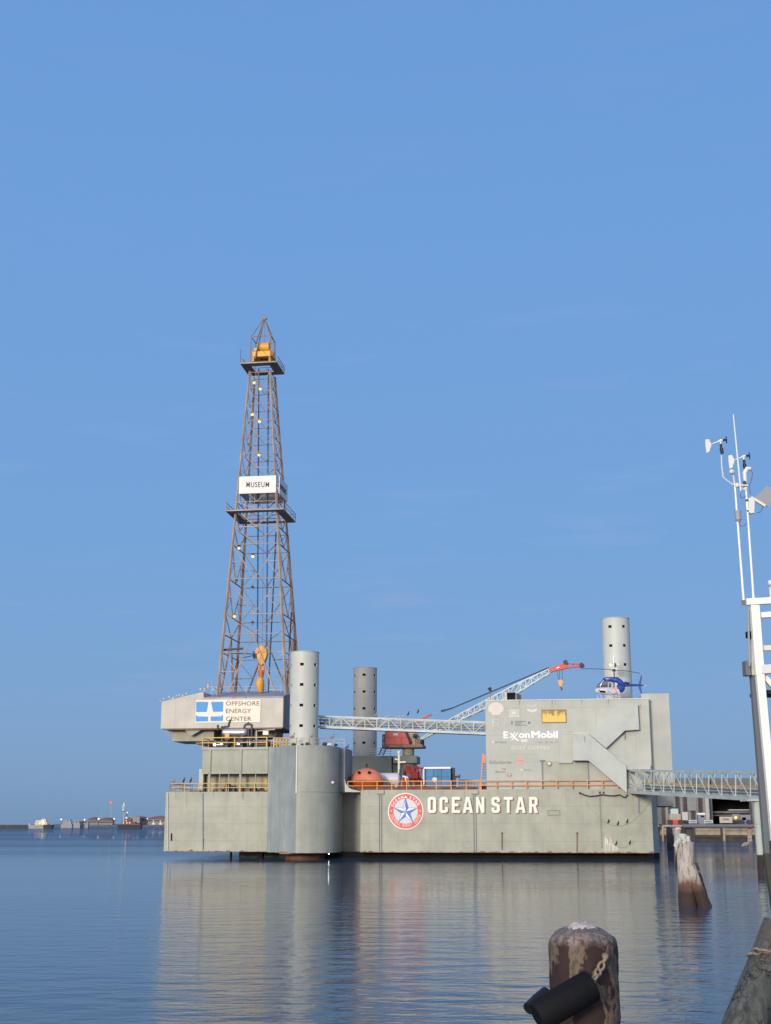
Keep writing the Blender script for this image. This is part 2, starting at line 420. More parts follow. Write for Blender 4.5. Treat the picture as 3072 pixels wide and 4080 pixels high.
def pbox(mb, x0, x1, y0, y1, v0, v1):                # box whose front face spans the pixels given, at depth v0
    a, b_ = rp(x0, (y0 + y1) / 2, v0), rp(x1, (y0 + y1) / 2, v0)
    zt, zb = rp((x0 + x1) / 2, y0, v0).z, rp((x0 + x1) / 2, y1, v0).z
    return mb.box(a.x, b_.x, v0, v1, zb, zt)

# flat lettering and outlines (filled 2-D curves turned into mesh)
def curve_mesh(cu):
    o = bpy.data.objects.new('tmp_curve', cu); COL.objects.link(o)
    dg = bpy.context.evaluated_depsgraph_get(); me = bpy.data.meshes.new_from_object(o.evaluated_get(dg))
    bpy.data.objects.remove(o); bpy.data.curves.remove(cu); return me

def text_mesh(txt, bold=0.0, spacing=1.0):
    cu = bpy.data.curves.new('tmp_text', 'FONT'); cu.body = txt; cu.size = 1; cu.offset = bold; cu.space_character = spacing; cu.resolution_u = 3
    return curve_mesh(cu)

def outline_mesh(splines):
    cu = bpy.data.curves.new('tmp_out', 'CURVE'); cu.dimensions = '2D'; cu.fill_mode = 'BOTH'
    for pts in splines:
        sp = cu.splines.new('POLY'); sp.points.add(len(pts) - 1); sp.use_cyclic_u = True
        for i, p in enumerate(pts): sp.points[i].co = (p[0], p[1], 0, 1)
    return curve_mesh(cu)

def flat_obj(name, me, fn, mat, parent):             # place a flat mesh with fn(x, y) -> frame coordinates
    b0 = BASE[parent.name]
    for vtx in me.vertices: vtx.co = fn(vtx.co.x, vtx.co.y) - b0
    me.materials.clear(); me.materials.append(MATS[mat]); me.update(); me.name = name
    o = bpy.data.objects.new(name, me); COL.objects.link(o); o.parent = parent; BASE[o.name] = b0
    return o

def bounds(me):
    xs = [v.co.x for v in me.vertices]; ys = [v.co.y for v in me.vertices]
    return min(xs), max(xs), min(ys), max(ys)

def rect_fn(me, x0, x1, y0, y1, v, x0b=None):        # fit the mesh into a pixel rectangle on the plane v
    bx0, bx1, by0, by1 = bounds(me)
    A, B = rp(x0, y1, v), rp(x1, y1, v); C, D = rp(x0, y0, v), rp(x1, y0, v)
    def fn(x, y):
        s, t = (x - bx0) / (bx1 - bx0), (y - by0) / (by1 - by0)
        lo = A.lerp(B, s); hi = C.lerp(D, s); p = lo.lerp(hi, t); p.x = A.lerp(B, s).x; return p
    return fn

def text_on(name, txt, x0, x1, y0, y1, v, mat, parent, bold=0.0, spacing=1.0):
    me = text_mesh(txt, bold, spacing)
    return flat_obj(name, me, rect_fn(me, x0, x1, y0, y1, v), mat, parent)

def outline_px(name, splines, v, mat, parent):       # splines in photo pixels
    me = outline_mesh([[(x, -y) for x, y in sp] for sp in splines])
    return flat_obj(name, me, lambda x, y: rp(x, -y, v), mat, parent)

def circle_px(cx, cy, rx, ry=None, n=40):
    ry = ry or rx
    return [(cx + rx * math.cos(2 * math.pi * k / n), cy + ry * math.sin(2 * math.pi * k / n)) for k in range(n)]

def railing(name, pts, mat, parent, post_every=2.1, h=1.1, r=.045, frame='rig', mids=1, base=None):
    mb = MB(); pts = [Vector(p) for p in pts]
    for a, b_ in zip(pts, pts[1:]):
        n = max(1, round((b_ - a).length / post_every))
        for k in range(n + 1):
            p = a.lerp(b_, k / n); mb.bar(p, p + Vector((0, 0, h)), r * 2.1)
        mb.bar(a + Vector((0, 0, h)), b_ + Vector((0, 0, h)), r * 2)
        for j in range(mids):
            zz = h * (j + 1) / (mids + 1); mb.bar(a + Vector((0, 0, zz)), b_ + Vector((0, 0, zz)), r * 1.8)
    return mb.build(name, mat, parent, base=base, frame=frame)

def lattice(mb, A, B, n, w=.1, wd=.07, chords=True):
    """A, B: lists of four corner points at both ends; square lattice beam of n bays."""
    A = [Vector(p) for p in A]; B = [Vector(p) for p in B]
    if chords:
        for a, b_ in zip(A, B): mb.bar(a, b_, w)
    for k in range(n + 1):
        P = [a.lerp(b_, k / n) for a, b_ in zip(A, B)]
        for i in range(4): mb.bar(P[i], P[(i + 1) % 4], wd)
        if k < n:
            Q = [a.lerp(b_, (k + 1) / n) for a, b_ in zip(A, B)]
            for i in range(4):
                if (k + i) % 2: mb.bar(P[i], Q[(i + 1) % 4], wd)
                else: mb.bar(P[(i + 1) % 4], Q[i], wd)
    return mb

# ================================================================== SETTING
w = MB(); w.poly([(-9000, -60, 0), (9000, -60, 0), (9000, 12000, 0), (-9000, 12000, 0)])
tag(w.build('water', 'sea_water', None, (0, 0, 0), 'world'), 'calm blue harbour water with small ripples', 'water', kind='structure')

# low land across the harbour
lm = MB()
def strip(mb, x0, x1, ytop, Y, depth, seed=0):
    n = 60; top = []
    for k in range(n + 1):
        p = gp(x0 + (x1 - x0) * k / n, ytop + 2.0 * noise.noise(Vector((k * .35 + seed, 0, 0))), Y); top.append(p)
    for a, b_ in zip(top, top[1:]):
        mb.poly([(a.x, Y, -1), (b_.x, Y, -1), (b_.x, Y, b_.z), (a.x, Y, a.z)])
        mb.poly([(a.x, Y, a.z), (b_.x, Y, b_.z), (b_.x * 1.02, Y + depth, b_.z + .3), (a.x * 1.02, Y + depth, a.z + .3)])
strip(lm, -900, 130, 3287.5, 2450, 300); strip(lm, 130, 1300, 3284, 2600, 200, 9)
tag(lm.build('terrain', 'land_dark', None, (0, 2500, 0), 'world'), 'low dark shore across the harbour', 'shore', kind='structure')
lm = MB(); strip(lm, -900, 115, 3289.5, 1750, 60, 4)
tag(lm.build('breakwater', 'wharf_dark', None, (0, 1750, 0), 'world'), 'low dark breakwater reaching in from the side of the harbour mouth', 'breakwater')

# ================================================================== DRILLING RIG
rig = thing('drilling_rig', 'grey steel jack-up drilling rig lettered OCEAN STAR standing beside the pier', 'drilling rig', (0, 0, 0))
U = lambda px, v=0, py=3300: rp(px, py, v).x
ZD = rp(1500, 3147, 0).z           # main deck level, right part
ZDL = rp(800, 3155, 0).z           # main deck level, left part
ZB = rp(1500, 3397, 0).z           # underside
ZBL = rp(800, 3394, 0).z
m = MB(); m.prism([(0, 0, ZBL), (U(1066), 0, ZBL), (U(1066), 42, ZBL), (0, 42, ZBL)], (0, 0, ZDL - ZBL))
m.build('hull', 'hull_grey', rig, bevel=.04)
m = MB(); uR = U(1436); uE = U(2601); uF = U(2622, 4.0)
m.prism([(uR, 0, ZB), (uE, 0, ZB), (uF, 4, ZB), (uF, 44, ZB), (uR, 44, ZB)], (0, 0, ZD - ZB))
m.build('hull', 'hull_grey', rig, bevel=.04)
m = MB(); m.box(U(1300), uR + 1.2, 6.5, 40, ZB, ZD - .25); m.build('recess_wall', 'caisson_grey', rig)
for x0_, x1_, zz_ in ((uR + .02, uE - .02, ZB), (.02, U(1066) - .1, ZBL)):
    m = MB(); nn = 150; pts_ = []
    for k in range(nn + 1):
        x_ = x0_ + (x1_ - x0_) * k / nn; pts_.append((x_, zz_ + .05 + max(0, .42 * noise.noise(Vector((x_ * 1.3, zz_ * 7, 0)))) + .10 * abs(noise.noise(Vector((x_ * 4, 3, 1))))))
    for (xa_, za_), (xb_, zb_) in zip(pts_, pts_[1:]): m.poly([(xa_, -.012, zz_), (xb_, -.012, zz_), (xb_, -.012, zb_), (xa_, -.012, za_)])
    m.build('rust_strip', 'rust_edge', rig)
# near-black block filling the gap under the right part
m = MB(); m.box(uR - 6, uE - .1, 1.6, 43, -.6, ZB); m.build('gap_block', 'interior', rig)
m = MB(); m.prism([(uE - 1.5, 1.6, -.6), (uE + .05, .3, -.6), (uF + .05, 4, -.6), (uF, 20, -.6), (uE - 1.5, 20, -.6)], (0, 0, ZB + .6)); m.build('gap_block', 'interior', rig)
# pontoon seen through the gap on the left
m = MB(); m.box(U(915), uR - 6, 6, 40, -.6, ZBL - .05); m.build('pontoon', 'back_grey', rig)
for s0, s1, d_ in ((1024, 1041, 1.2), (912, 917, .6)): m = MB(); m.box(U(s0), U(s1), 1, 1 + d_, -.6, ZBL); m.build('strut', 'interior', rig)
m = MB(); m.tube((U(1213, 0) , .8, -.6), (U(1213, 0), .8, ZB + .02), 2.9, n=32); m.build('spud_guide', 'rust_edge', rig, smooth=True)
# caisson: blue-grey panel on the left, rounded front
ZC = rp(1200, 2971, -4).z
uc = U(1180, -5.2); RC = U(1349, 0) - uc - .15; vc = RC - 5.3
pl = [(U(1066), 4, ZB), (U(1066), -.4, ZB), (U(1075, -.6), -.6, ZB)]
pb = [(uc, -5.3, ZB)]
arc = [(uc + RC * math.sin(R(a)), vc - RC * math.cos(R(a)), ZB) for a in range(0, 96, 5)]
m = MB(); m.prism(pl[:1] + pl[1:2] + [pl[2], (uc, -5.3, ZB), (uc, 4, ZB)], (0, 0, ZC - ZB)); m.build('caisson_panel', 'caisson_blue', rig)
m = MB(); m.prism(arc + [(uc + RC, 4, ZB), (uc + .01, 4, ZB)], (0, 0, ZC - ZB)); m.build('caisson', 'caisson_grey', rig, smooth=True)
m = MB(); m.prism([(x * 1.0 + (.06 if i else 0), y - .06, ZD - .35) for i, (x, y, z) in enumerate(arc)] + [(uc + RC, 3.9, ZD - .35), (uc + .03, 3.9, ZD - .35)], (0, 0, .12)); m.build('rubbing_band', 'caisson_grey', rig)
m = MB(); m.box(uc - .12, uc + .05, -5.42, -5.25, ZD - .6, ZC); m.build('corner_strip', 'faded_white', rig)
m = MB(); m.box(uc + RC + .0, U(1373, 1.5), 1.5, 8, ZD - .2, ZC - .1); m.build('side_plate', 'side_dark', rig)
m = MB(); m.box(U(1120, -3), U(1258, -3), -3.9, 3, ZB - .16, ZB + .16); m.build('rust_collar', 'rust_steel', rig)
# light fitting on the caisson
p = rp(1326, 3118, -2.4); m = MB(); m.ball(p, .22); m.build('light_fitting', 'white_clean', rig, smooth=True)
wl = thing('work_lamp', 'small bright lamp low under the rounded caisson just above the water', 'lamp', rp(1310, 3404, -2.2))
m = MB(); m.ball(rp(1310, 3402, -2.2), .08, 10); m.build('bulb', 'lamp_glare', wl, smooth=True)
m = MB(); m.bar(rp(1310, 3401, -2.0), rp(1310, 3394, -2.0), .06); m.build('bracket', 'dark_steel', wl)
# vertical pipes on the hull
for px in (1516, 1892):
    m = MB()
    for dx in (-.16, .16): m.bar((U(px) + dx, -.1, ZB + .05), (U(px) + dx, -.1, ZD - .7), .1, .12)
    a = rp(px - 14, 3163, -.1); b_ = rp(px + 14, 3163, -.1)
    m.bar(a, b_, .12); m.bar(b_, b_ + Vector((0, 0, .55)), .12); m.build('drain_pipe', 'side_dark', rig)
for px, y0, y1, mt in ((808, 3160, 3385, 'side_dark'), (2000, 3320, 3385, 'rust_steel'), (2299, 3320, 3395, 'rust_steel'), (2545, 3175, 3240, 'side_dark'), (668, 3160, 3390, 'faded_ghost'), (683, 3320, 3350, 'interior')):
    m = MB(); a = rp(px, y0, -.08); b_ = rp(px, y1, -.08); m.bar(a, b_, .15, .14)
    if mt == 'rust_steel': m.ball(a, .16)
    m.build('hull_bracket', mt, rig)
for k in range(30):
    p = rp(2390 + k * .3, 3156 + k * 7.6, -.03); m = MB(); m.box(p.x - .12, p.x + .12, -.03, .02, p.z - .07, p.z + .07); m.build('draft_mark', 'faded_ink', rig)
m = MB(); a = rp(2182, 3228, -.02); b_ = rp(2232, 3249, -.02)
for q in ((a.x, b_.x, a.z - .09, a.z), (a.x, b_.x, b_.z, b_.z + .09), (a.x, a.x + .09, b_.z + .09, a.z - .09), (b_.x - .09, b_.x, b_.z + .09, a.z - .09)): m.box(q[0], q[1], -.04, .02, q[2], q[3])
m.build('cover_plate', 'back_grey', rig)
random.seed(11)
for k in range(13):
    px = 2411 + k * 4 + random.uniform(-1.5, 1.5); y0 = 3318 + k * 3.4 + random.uniform(-8, 12); y1 = min(3394, y0 + random.uniform(35, 75)); w_ = random.uniform(2.0, 4.6)
    m = MB(); m.poly([rp(px, y0, -.03 - .002 * k), rp(px + w_ * .5, y0 + 8, -.03 - .002 * k), rp(px + w_, (y0 + y1) / 2, -.03 - .002 * k), rp(px + w_ * .7, y1, -.03 - .002 * k), rp(px, y1 - 5, -.03 - .002 * k), rp(px - w_ * .4, (y0 + y1) / 2, -.03 - .002 * k)]); m.build('guano_streak', 'faded_white' if k % 3 else 'faded_pink', rig)
for px, y0, ln, w_ in ((700, 3157, 30, 3), (742, 3157, 60, 4), (770, 3157, 22, 3), (850, 3158, 26, 3), (905, 3157, 18, 2.5), (968, 3157, 34, 3), (1030, 3157, 22, 3), (1470, 3150, 24, 3), (1545, 3150, 16, 3), (1700, 3150, 20, 2.5), (1760, 3150, 14, 3), (1850, 3150, 26, 3), (1985, 3150, 18, 3), (2110, 3150, 26, 3), (2240, 3152, 22, 3), (2360, 3152, 24, 3), (2520, 3165, 30, 4), (2575, 3165, 40, 3), (810, 3340, 50, 6), (1210, 3350, 0, 0)):
    if not w_: continue
    m = MB(); m.poly([rp(px - w_ / 2, y0, -.02), rp(px + w_ / 2, y0, -.02), rp(px + w_ / 3, y0 + ln * .6, -.02), rp(px, y0 + ln, -.02), rp(px - w_ / 3, y0 + ln * .5, -.02)]); m.build('rust_streak', 'rust_run' if px not in (810, 968) else 'rust_edge', rig)
for px, py, mt in ((2310, 3160, 'dark_steel'), (2405, 3158, 'dark_steel'), (2390, 3157, 'dark_steel')):
    m = MB(); m.ball(rp(px, py, -.1), .14); m.build('lug', mt, rig)
# sagging hose along the deck edge and mooring lines on the hull
hose = [rp(x, y, -.25) for x, y in ((2312, 3160), (2330, 3168), (2350, 3173), (2375, 3171), (2400, 3166), (2425, 3170), (2445, 3171), (2470, 3167), (2482, 3175), (2492, 3177), (2502, 3165))]
m = MB(); m.path(hose, .09); m.build('hose', 'dark_steel', rig, smooth=True)
def sag(a, b_, mid, n=14):
    out = []
    for k in range(n + 1):
        t = k / n; q = (1 - t) ** 2 * Vector(a) + 2 * t * (1 - t) * Vector(mid) + t * t * Vector(b_); out.append(q)
    return out
LINE1 = sag(rp(2330, 3190, -.3), rp(2590, 3190, -.3), rp(2465, 3390, -.3))
LINE2 = sag(rp(2330, 3180, -.22), rp(2588, 3210, -.22), rp(2490, 3560, -.22))
m = MB(); m.path(LINE1, .022, 6); m.build('mooring_line', 'galv', rig)
m = MB(); m.path(LINE2[3:11], .022, 6); m.build('mooring_line', 'galv', rig)

# block letters OCEAN STAR
def cut(w_, h_, c, hole=True, s=1.1):
    o = [(c, 0), (w_ - c, 0), (w_, c), (w_, h_ - c), (w_ - c, h_), (c, h_), (0, h_ - c), (0, c)]
    return o
LW, LH, LS = 3.3, 6.4, 1.15
def glyph(ch):
    W_, H_, s = LW, LH, LS; c = .75
    if ch == 'O': return [cut(W_, H_, c), [(s, s), (s, H_ - s), (W_ - s, H_ - s), (W_ - s, s)]]
    if ch == 'C': return [[(c, 0), (W_ - c, 0), (W_, c), (W_, 2.3), (W_ - s, 2.3), (W_ - s, s), (s, s), (s, H_ - s), (W_ - s, H_ - s), (W_ - s, 4.1), (W_, 4.1), (W_, H_ - c), (W_ - c, H_), (c, H_), (0, H_ - c), (0, c)]]
    if ch == 'E': return [[(0, 0), (W_, 0), (W_, s), (s, s), (s, 2.65), (2.6, 2.65), (2.6, 3.8), (s, 3.8), (s, H_ - s), (W_, H_ - s), (W_, H_), (0, H_)]]
    if ch == 'A': return [[(-.25, 0), (.95, 0), (1.15, 1.25), (2.35, 1.25), (2.55, 0), (3.75, 0), (2.45, H_), (1.05, H_)], [(1.3, 2.3), (1.75, 5.0), (2.2, 2.3)]]
    if ch == 'N': return [[(0, 0), (1.1, 0), (1.1, 3.6), (2.3, 0), (3.4, 0), (3.4, H_), (2.3, H_), (2.3, 2.9), (1.1, H_), (0, H_)]]
    if ch == 'S': return [[(c, 0), (W_ - c, 0), (W_, c), (W_, 2.9), (2.7, 3.5), (1.15, 4.2), (1.15, H_ - s), (W_ - s, H_ - s), (W_ - s, 4.4), (W_, 4.4), (W_, H_ - c), (W_ - c, H_), (c, H_), (0, H_ - c), (0, 3.6), (.6, 3.0), (2.15, 2.3), (2.15, s), (s, s), (s, 2.1), (0, 2.1), (0, c)]]
    if ch == 'T': return [[(1.1, 0), (2.2, 0), (2.2, H_ - s), (3.4, H_ - s), (3.4, H_), (-.1, H_), (-.1, H_ - s), (1.1, H_ - s)]]
    if ch == 'R': return [[(0, 0), (s, 0), (s, 2.5), (1.5, 2.5), (2.2, 0), (3.45, 0), (2.65, 2.8), (W_, 3.4), (W_, H_ - c), (W_ - c, H_), (0, H_)], [(s, 3.6), (s, H_ - s), (W_ - s, H_ - s), (W_ - s, 3.6)]]
SLOT = [('O', 1704), ('C', 1751), ('E', 1800), ('A', 1846), ('N', 1895), ('S', 1958), ('T', 2008), ('A', 2056), ('R', 2108)]
for ch, px in SLOT:
    for dx, dy, v_, mt, nm in ((5, 4, -.05, 'letter_shadow', 'letter_shadow'), (0, 0, -.11, 'letter_cream', 'letter')):
        me = outline_mesh(glyph(ch))
        flat_obj(nm, me, lambda x, y, px=px, dx=dx, dy=dy, v_=v_: rp(px + dx + x * 10.2, 3239 + dy - y * 10.0, v_), mt, rig)

# round emblem
EX, EY, ER = 1616.5, 3232.5, 71
EMB = outline_px('emblem', [circle_px(EX, EY, ER, ER + 2, 64)], -.06, 'white_clean', rig)
outline_px('emblem_ring', [circle_px(EX, EY, ER - 4, ER - 2, 64)], -.09, 'logo_red', EMB)
outline_px('emblem_disc', [circle_px(EX, EY, 48.5, 50, 48)], -.12, 'logo_disc', EMB)
tips = [(EX + 47 * math.sin(R(72 * k)), EY + 2 - 48 * math.cos(R(72 * k))) for k in range(5)]
inn = [(EX + 18.5 * math.sin(R(72 * k + 36)), EY + 2 - 18.5 * math.cos(R(72 * k + 36))) for k in range(5)]
tips[0] = (EX - 1.5, EY - 52)
star = [q for k in range(5) for q in (tips[k], inn[k])]
def grow(pts, g): return [(EX + (x - EX) * g, EY + 2 + (y - EY - 2) * g) for x, y in pts]
outline_px('emblem_star', [grow(star, 1.08)], -.14, 'logo_blue', EMB)
me_ = MB()
for k in range(5):
    a, c = tips[k], (EX, EY + 2); l, r_ = inn[(k - 1) % 5], inn[k]
    side = l if k in (0, 1) else (r_ if k in (3, ) else (l if k == 4 else (r_ if k == 3 else r_)))
    side = {0: l, 1: l, 2: r_, 3: r_, 4: r_}[k]
    tri = [a, side, c]; gx = sum(t[0] for t in tri) / 3; gy = sum(t[1] for t in tri) / 3
    me_.poly([rp(gx + (x - gx) * .9, gy + (y - gy) * .9, -.17) for x, y in tri])
me_.build('emblem_facets', 'white_clean', EMB)
def arc_text(txt, a0, a1, r0, r1, mat, flip=False):
    n = len(txt)
    for i, ch in enumerate(txt):
        if ch == ' ': continue
        a = R(a0 + (a1 - a0) * (i + .5) / n)
        me = text_mesh(ch, .03); bx0, bx1, by0, by1 = bounds(me); sc = (r1 - r0) / .73
        wd = min((bx1 - bx0) * sc, abs(R(a1 - a0)) * r0 / n * .82)
        def fn(x, y, a=a, bx0=bx0, bx1=bx1, by0=by0, by1=by1, wd=wd):
            s_ = ((x - bx0) / (bx1 - bx0) - .5) * wd; t_ = (y - by0) / (by1 - by0)
            rr = (r0 + (r1 - r0) * t_) if not flip else (r1 - (r1 - r0) * t_)
            ex, ey = math.sin(a), -math.cos(a); tx, ty = (math.cos(a), math.sin(a)) if not flip else (-math.cos(a), -math.sin(a))
            return rp(EX + ex * rr + tx * s_, EY + ey * rr + ty * s_, -.12)
        flat_obj('emblem_letter', me, fn, mat, EMB)
arc_text('OCEAN', -72, -8, 51.5, 63, 'white_clean'); arc_text('STAR', 12, 68, 51.5, 63, 'white_clean')
arc_text('OILFIELD ENERGY CENTER', 258, 102, 51.5, 63, 'faded_pink', flip=True)
for k in (-88, 88):
    outline_px('emblem_dot', [circle_px(EX + 58 * math.sin(R(k)), EY - 58 * math.cos(R(k)), 2.4, None, 10)], -.12, 'white_clean', EMB)
m = MB(); m.poly([rp(EX + x, EY + y, -.15) for x, y in ((-7, -51), (-1.5, -64), (4, -58), (8, -50), (1, -54))]); m.build('emblem_crest', 'white_clean', EMB)
m = MB()
for a, b_ in (((-8, -14), (3, -36)), ((6, -16), (-7, -36)), ((-6, -36), (1, -48))): m.bar(rp(EX + a[0], EY + a[1], -.2), rp(EX + b_[0], EY + b_[1], -.2), .1, .03)
m.build('emblem_lattice', 'logo_blue', EMB)

# ---- main deck rails
railing('railing', [(U(672), .3, ZDL), (U(1064), .3, ZDL)], 'rail_yellow', rig, 2.05, 1.25, .05)
railing('railing', [(U(672), .3, ZDL), (U(672), 10, ZDL)], 'rail_pale', rig, 2.05, 1.25, .05)
railing('railing', [(U(1384), .2, ZD - .05), (U(2470), .2, ZD - .05)], 'rail_orange', rig, 2.15, 1.28, .06)
m = MB(); bw = [rp(1373, 3100, .1), rp(1377, 3120, .1), rp(1388, 3137, .1), rp(1404, 3146, .1), rp(1434, 3152, .1)]
m.prism([Vector((U(1373), .1, ZD - .3))] + bw + [Vector((uR, .1, ZD - .3))], (0, .3, 0)); m.build('bulwark', 'faded_ghost', rig)

# ---- left upper block (pump room) over the open machinery deck
ZU = rp(900, 2978, .6).z; ZU0 = rp(900, 3082, .6).z
uA, uB = U(806, .6, 3030), U(1068, .6, 3030)
m = MB(); m.box(uA, uB, .6, 30, ZU0, ZU - .35); m.build('upper_block', 'block_grey', rig, bevel=.03)
m = MB(); m.box(uA - .1, uB, .42, 30, ZU - .35, ZU); m.build('deck_edge_beam', 'caisson_grey', rig)
m = MB()
for px in (836, 959): m.box(U(px - 4, .45, 3030), U(px + 4, .45, 3030), .40, .6, ZDL, ZU - .36)
for px in (876, 912, 1019): m.box(U(px - 1.5, .5, 3030), U(px + 1.5, .5, 3030), .65, .8, ZDL, ZU0)
m.box(uA, uB, .4, .6, ZU0 - .06, ZU0 + .1); m.build('wall_stiffener', 'block_grey', rig)
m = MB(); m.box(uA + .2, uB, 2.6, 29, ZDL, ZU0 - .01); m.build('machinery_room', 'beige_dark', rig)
for k, (px, w_, h_, mt) in enumerate(((905, 20, 34, 'dark_steel'), (928, 16, 26, 'dark_blue'), (878, 22, 16, 'rust_steel'), (960, 18, 22, 'dark_steel'), (985, 24, 18, 'rust_steel'), (1010, 16, 20, 'dark_steel'), (1040, 26, 16, 'dark_steel'), (858, 24, 12, 'rust_steel'))):
    m = MB(); a, b_ = U(px - w_ / 2, 1.8, 3130), U(px + w_ / 2, 1.8, 3130); hz = h_ * .037
    m.box(a, b_, 1.6, 2.8, ZDL, ZDL + hz * .7); m.tube(((a + b_) / 2 - .25, 2.2, ZDL + hz * .7), ((a + b_) / 2 + .25, 2.2, ZDL + hz * .7), hz * .3, n=10); m.build('pump', mt, rig)
p = rp(1058, 3118, .7); m = MB(); m.tube(p, rp(1066, 3105, .7), .2, .45, 12); m.build('horn', 'rail_yellow', rig)
p = rp(1058, 3150, .7); m = MB(); m.tube(p, rp(1066, 3138, .7), .2, .45, 12); m.build('horn', 'rail_yellow', rig)
m = MB(); m.box(U(793, 1.5, 3090), uA - .02, 1.5, 5, ZDL, rp(800, 3064, 1.5).z); m.build('side_locker', 'beige', rig)
# gate posts etc on the left end
m = MB()
for px in (676, 728, 758, 765): 
    p = rp(px, 3155, .9); m.bar(p, p + Vector((0, 0, 1.1)), .1)
m.bar(rp(690, 3128, 1.0), rp(728, 3128, 1.0), .12); m.bar(rp(758, 3152, 1.0), rp(800, 3152, 1.0), .3); m.build('deck_gear', 'rust_steel', rig)
# rails on the upper block and the caisson
railing('railing', [(uA, .5, ZU), (U(1063, .5, 2970), .5, ZU)], 'rail_yellow', rig, 5.0, 1.45, .075)
railing('railing', [(uA, .5, ZU), (uA, 20, ZU)], 'rail_pale', rig, 3, 1.4, .05)
railing('railing', [(U(1080, -1, 2970), -1, ZC), (U(1180, -5, 2970), -4.9, ZC), (U(1230, -5, 2970), -4.6, ZC), (U(1330, -2, 2970), -2, ZC)], 'rail_pale', rig, 2.6, 1.05, .035)
railing('railing', [(U(1270, 3, 2950), 3, ZC + .35), (U(1372, 3, 2950), 3, ZC + .2)], 'rail_pale', rig, 2.0, 1.1, .035)
m = MB()
for k in range(6):
    p = rp(1090 + k * 13, 2968, 1.0); m.box(p.x - .1, p.x + .1, 1, 1.4, ZU - .2, ZU + 1.4)
for z_ in (.3, .75, 1.3): m.box(U(1085, 1), U(1152, 1), 1, 1.1, ZU + z_, ZU + z_ + .12)
m.build('valve_rack', 'rail_yellow', rig)
for px, py, mt, rr in ((1225, 2964, 'dark_steel', .3), (1170, 2966, 'dark_steel', .28), (1296, 2965, 'dark_steel', .38), (1308, 2966, 'white_clean', .28), (1316, 2966, 'white_clean', .24), (1337, 2968, 'dark_steel', .25), (1204, 2966, 'dark_steel', .25)):
    m = MB(); m.ball(rp(px, py, -.5), rr, 10, (1.3, 1, .8)); m.build('deck_fitting', mt, rig, smooth=True)

# ---- dark pipework and long silver separator on the upper block
def tankmesh(x0, x1, yc, rpx, v, n=20):
    a, b_ = rp(x0, yc, v), rp(x1, yc, v); r_ = rpx * .038; b_.z = a.z
    prof = [(0, .35), (.03, .75), (.08, .97), (.13, 1), (.87, 1), (.92, .97), (.97, .75), (1, .35)]
    m = MB(); m.path([a.lerp(b_, t) for t, q in prof], radii=[r_ * q for t, q in prof], n=n); return m
sep = thing('separator_tank', 'long silver separator tank among dark pipes on the upper deck', 'tank', (U(935, 1.2), 1.6, ZU))
tankmesh(884, 986, 2919, 15, 1.8).build('tank_shell', 'silver', sep, smooth=True)
m = MB()
for px in (905, 965):
    a = rp(px, 2925, 1.8); m.box(a.x - .2, a.x + .2, 1.5, 2.2, ZU, a.z)
m.build('saddle', 'dark_blue', sep)
m = MB(); a = rp(905, 2938, 1.1); m.box(a.x - .35, a.x + .35, 1.0, 1.1, a.z - .3, a.z + .7); m.build('notice_plate', 'rail_yellow', sep)
m = MB()
for a, b_, c in (((868, 2888), (868, 2910), 0), ((880, 2898), (912, 2894), 0), ((912, 2894), (912, 2882), 0), ((912, 2882), (918, 2872), 0), ((972, 2900), (978, 2886), 0), ((978, 2886), (1003, 2886), 0), ((1003, 2886), (1003, 2968), 0), ((990, 2905), (990, 2968), 0), ((915, 2872), (920, 2868), 0), ((985, 2886), (992, 2878), 0)):
    m.bar(rp(*a, 1.9), rp(*b_, 1.9), .26)
m.build('pipework', 'dark_steel', sep)
skid = thing('pump_skid', 'dark blue pump skid with pipes and valves below the silver tank', 'pump skid', (U(930, 3), 3, ZU))
m = MB(); m.box(U(850, 2.6, 2960), U(1000, 2.6, 2960), 2.6, 5, ZU, ZU + .35); m.build('skid_base', 'dark_blue', skid)
random.seed(3)
for k in range(11):
    px = 855 + k * 13.5; hh_ = random.uniform(.5, 1.35); a = U(px, 2.8, 2950)
    m = MB(); m.box(a - .22, a + .22, 2.9, 3.8, ZU + .35, ZU + hh_); m.tube((a, 3.2, ZU + hh_), (a, 3.2, ZU + hh_ + .5), .12, n=8); m.build('valve', random.choice(['dark_blue', 'dark_steel', 'dark_steel', 'rail_yellow', 'silver']), skid)
m = MB()
for z_ in (.45, .8, 1.1): m.bar((U(850, 2.7), 2.7, ZU + z_), (U(1000, 2.7), 2.7, ZU + z_), .13)
m.build('pipework', 'dark_steel', skid)
rack = thing('pipe_rack', 'rusty rack of stacked red-brown pipes beside the pump skid', 'pipe rack', (U(1045, 3), 3, ZU))
for k in range(4):
    m = MB(); m.tube((U(1008, 3), 3, ZU + .2 + k * .28), (U(1062, 3), 3, ZU + .2 + k * .28), .11); m.build('pipe', 'rust_steel', rack, smooth=True)
m = MB()
for px in (1010, 1055): m.bar((U(px, 2.8), 2.8, ZU), (U(px, 2.8), 2.8, ZU + 1.3), .14)
m.build('upright', 'rail_yellow', rack)
# floodlights on the rig floor underside
for px, py, c in ((1059, 2920, 'white boxy work lamp under the drill floor'), ):
    t = thing('work_lamp', c, 'lamp', rp(px, py, 2))
    m = MB(); pbox(m, px - 12, px + 10, py - 8, py + 8, 2, 2.5); m.build('housing', 'sign_cream', t)
    m = MB(); m.bar(rp(1028, 2912, 2.2), rp(1096, 2906, 2.2), .14); m.build('bracket', 'galv', t)

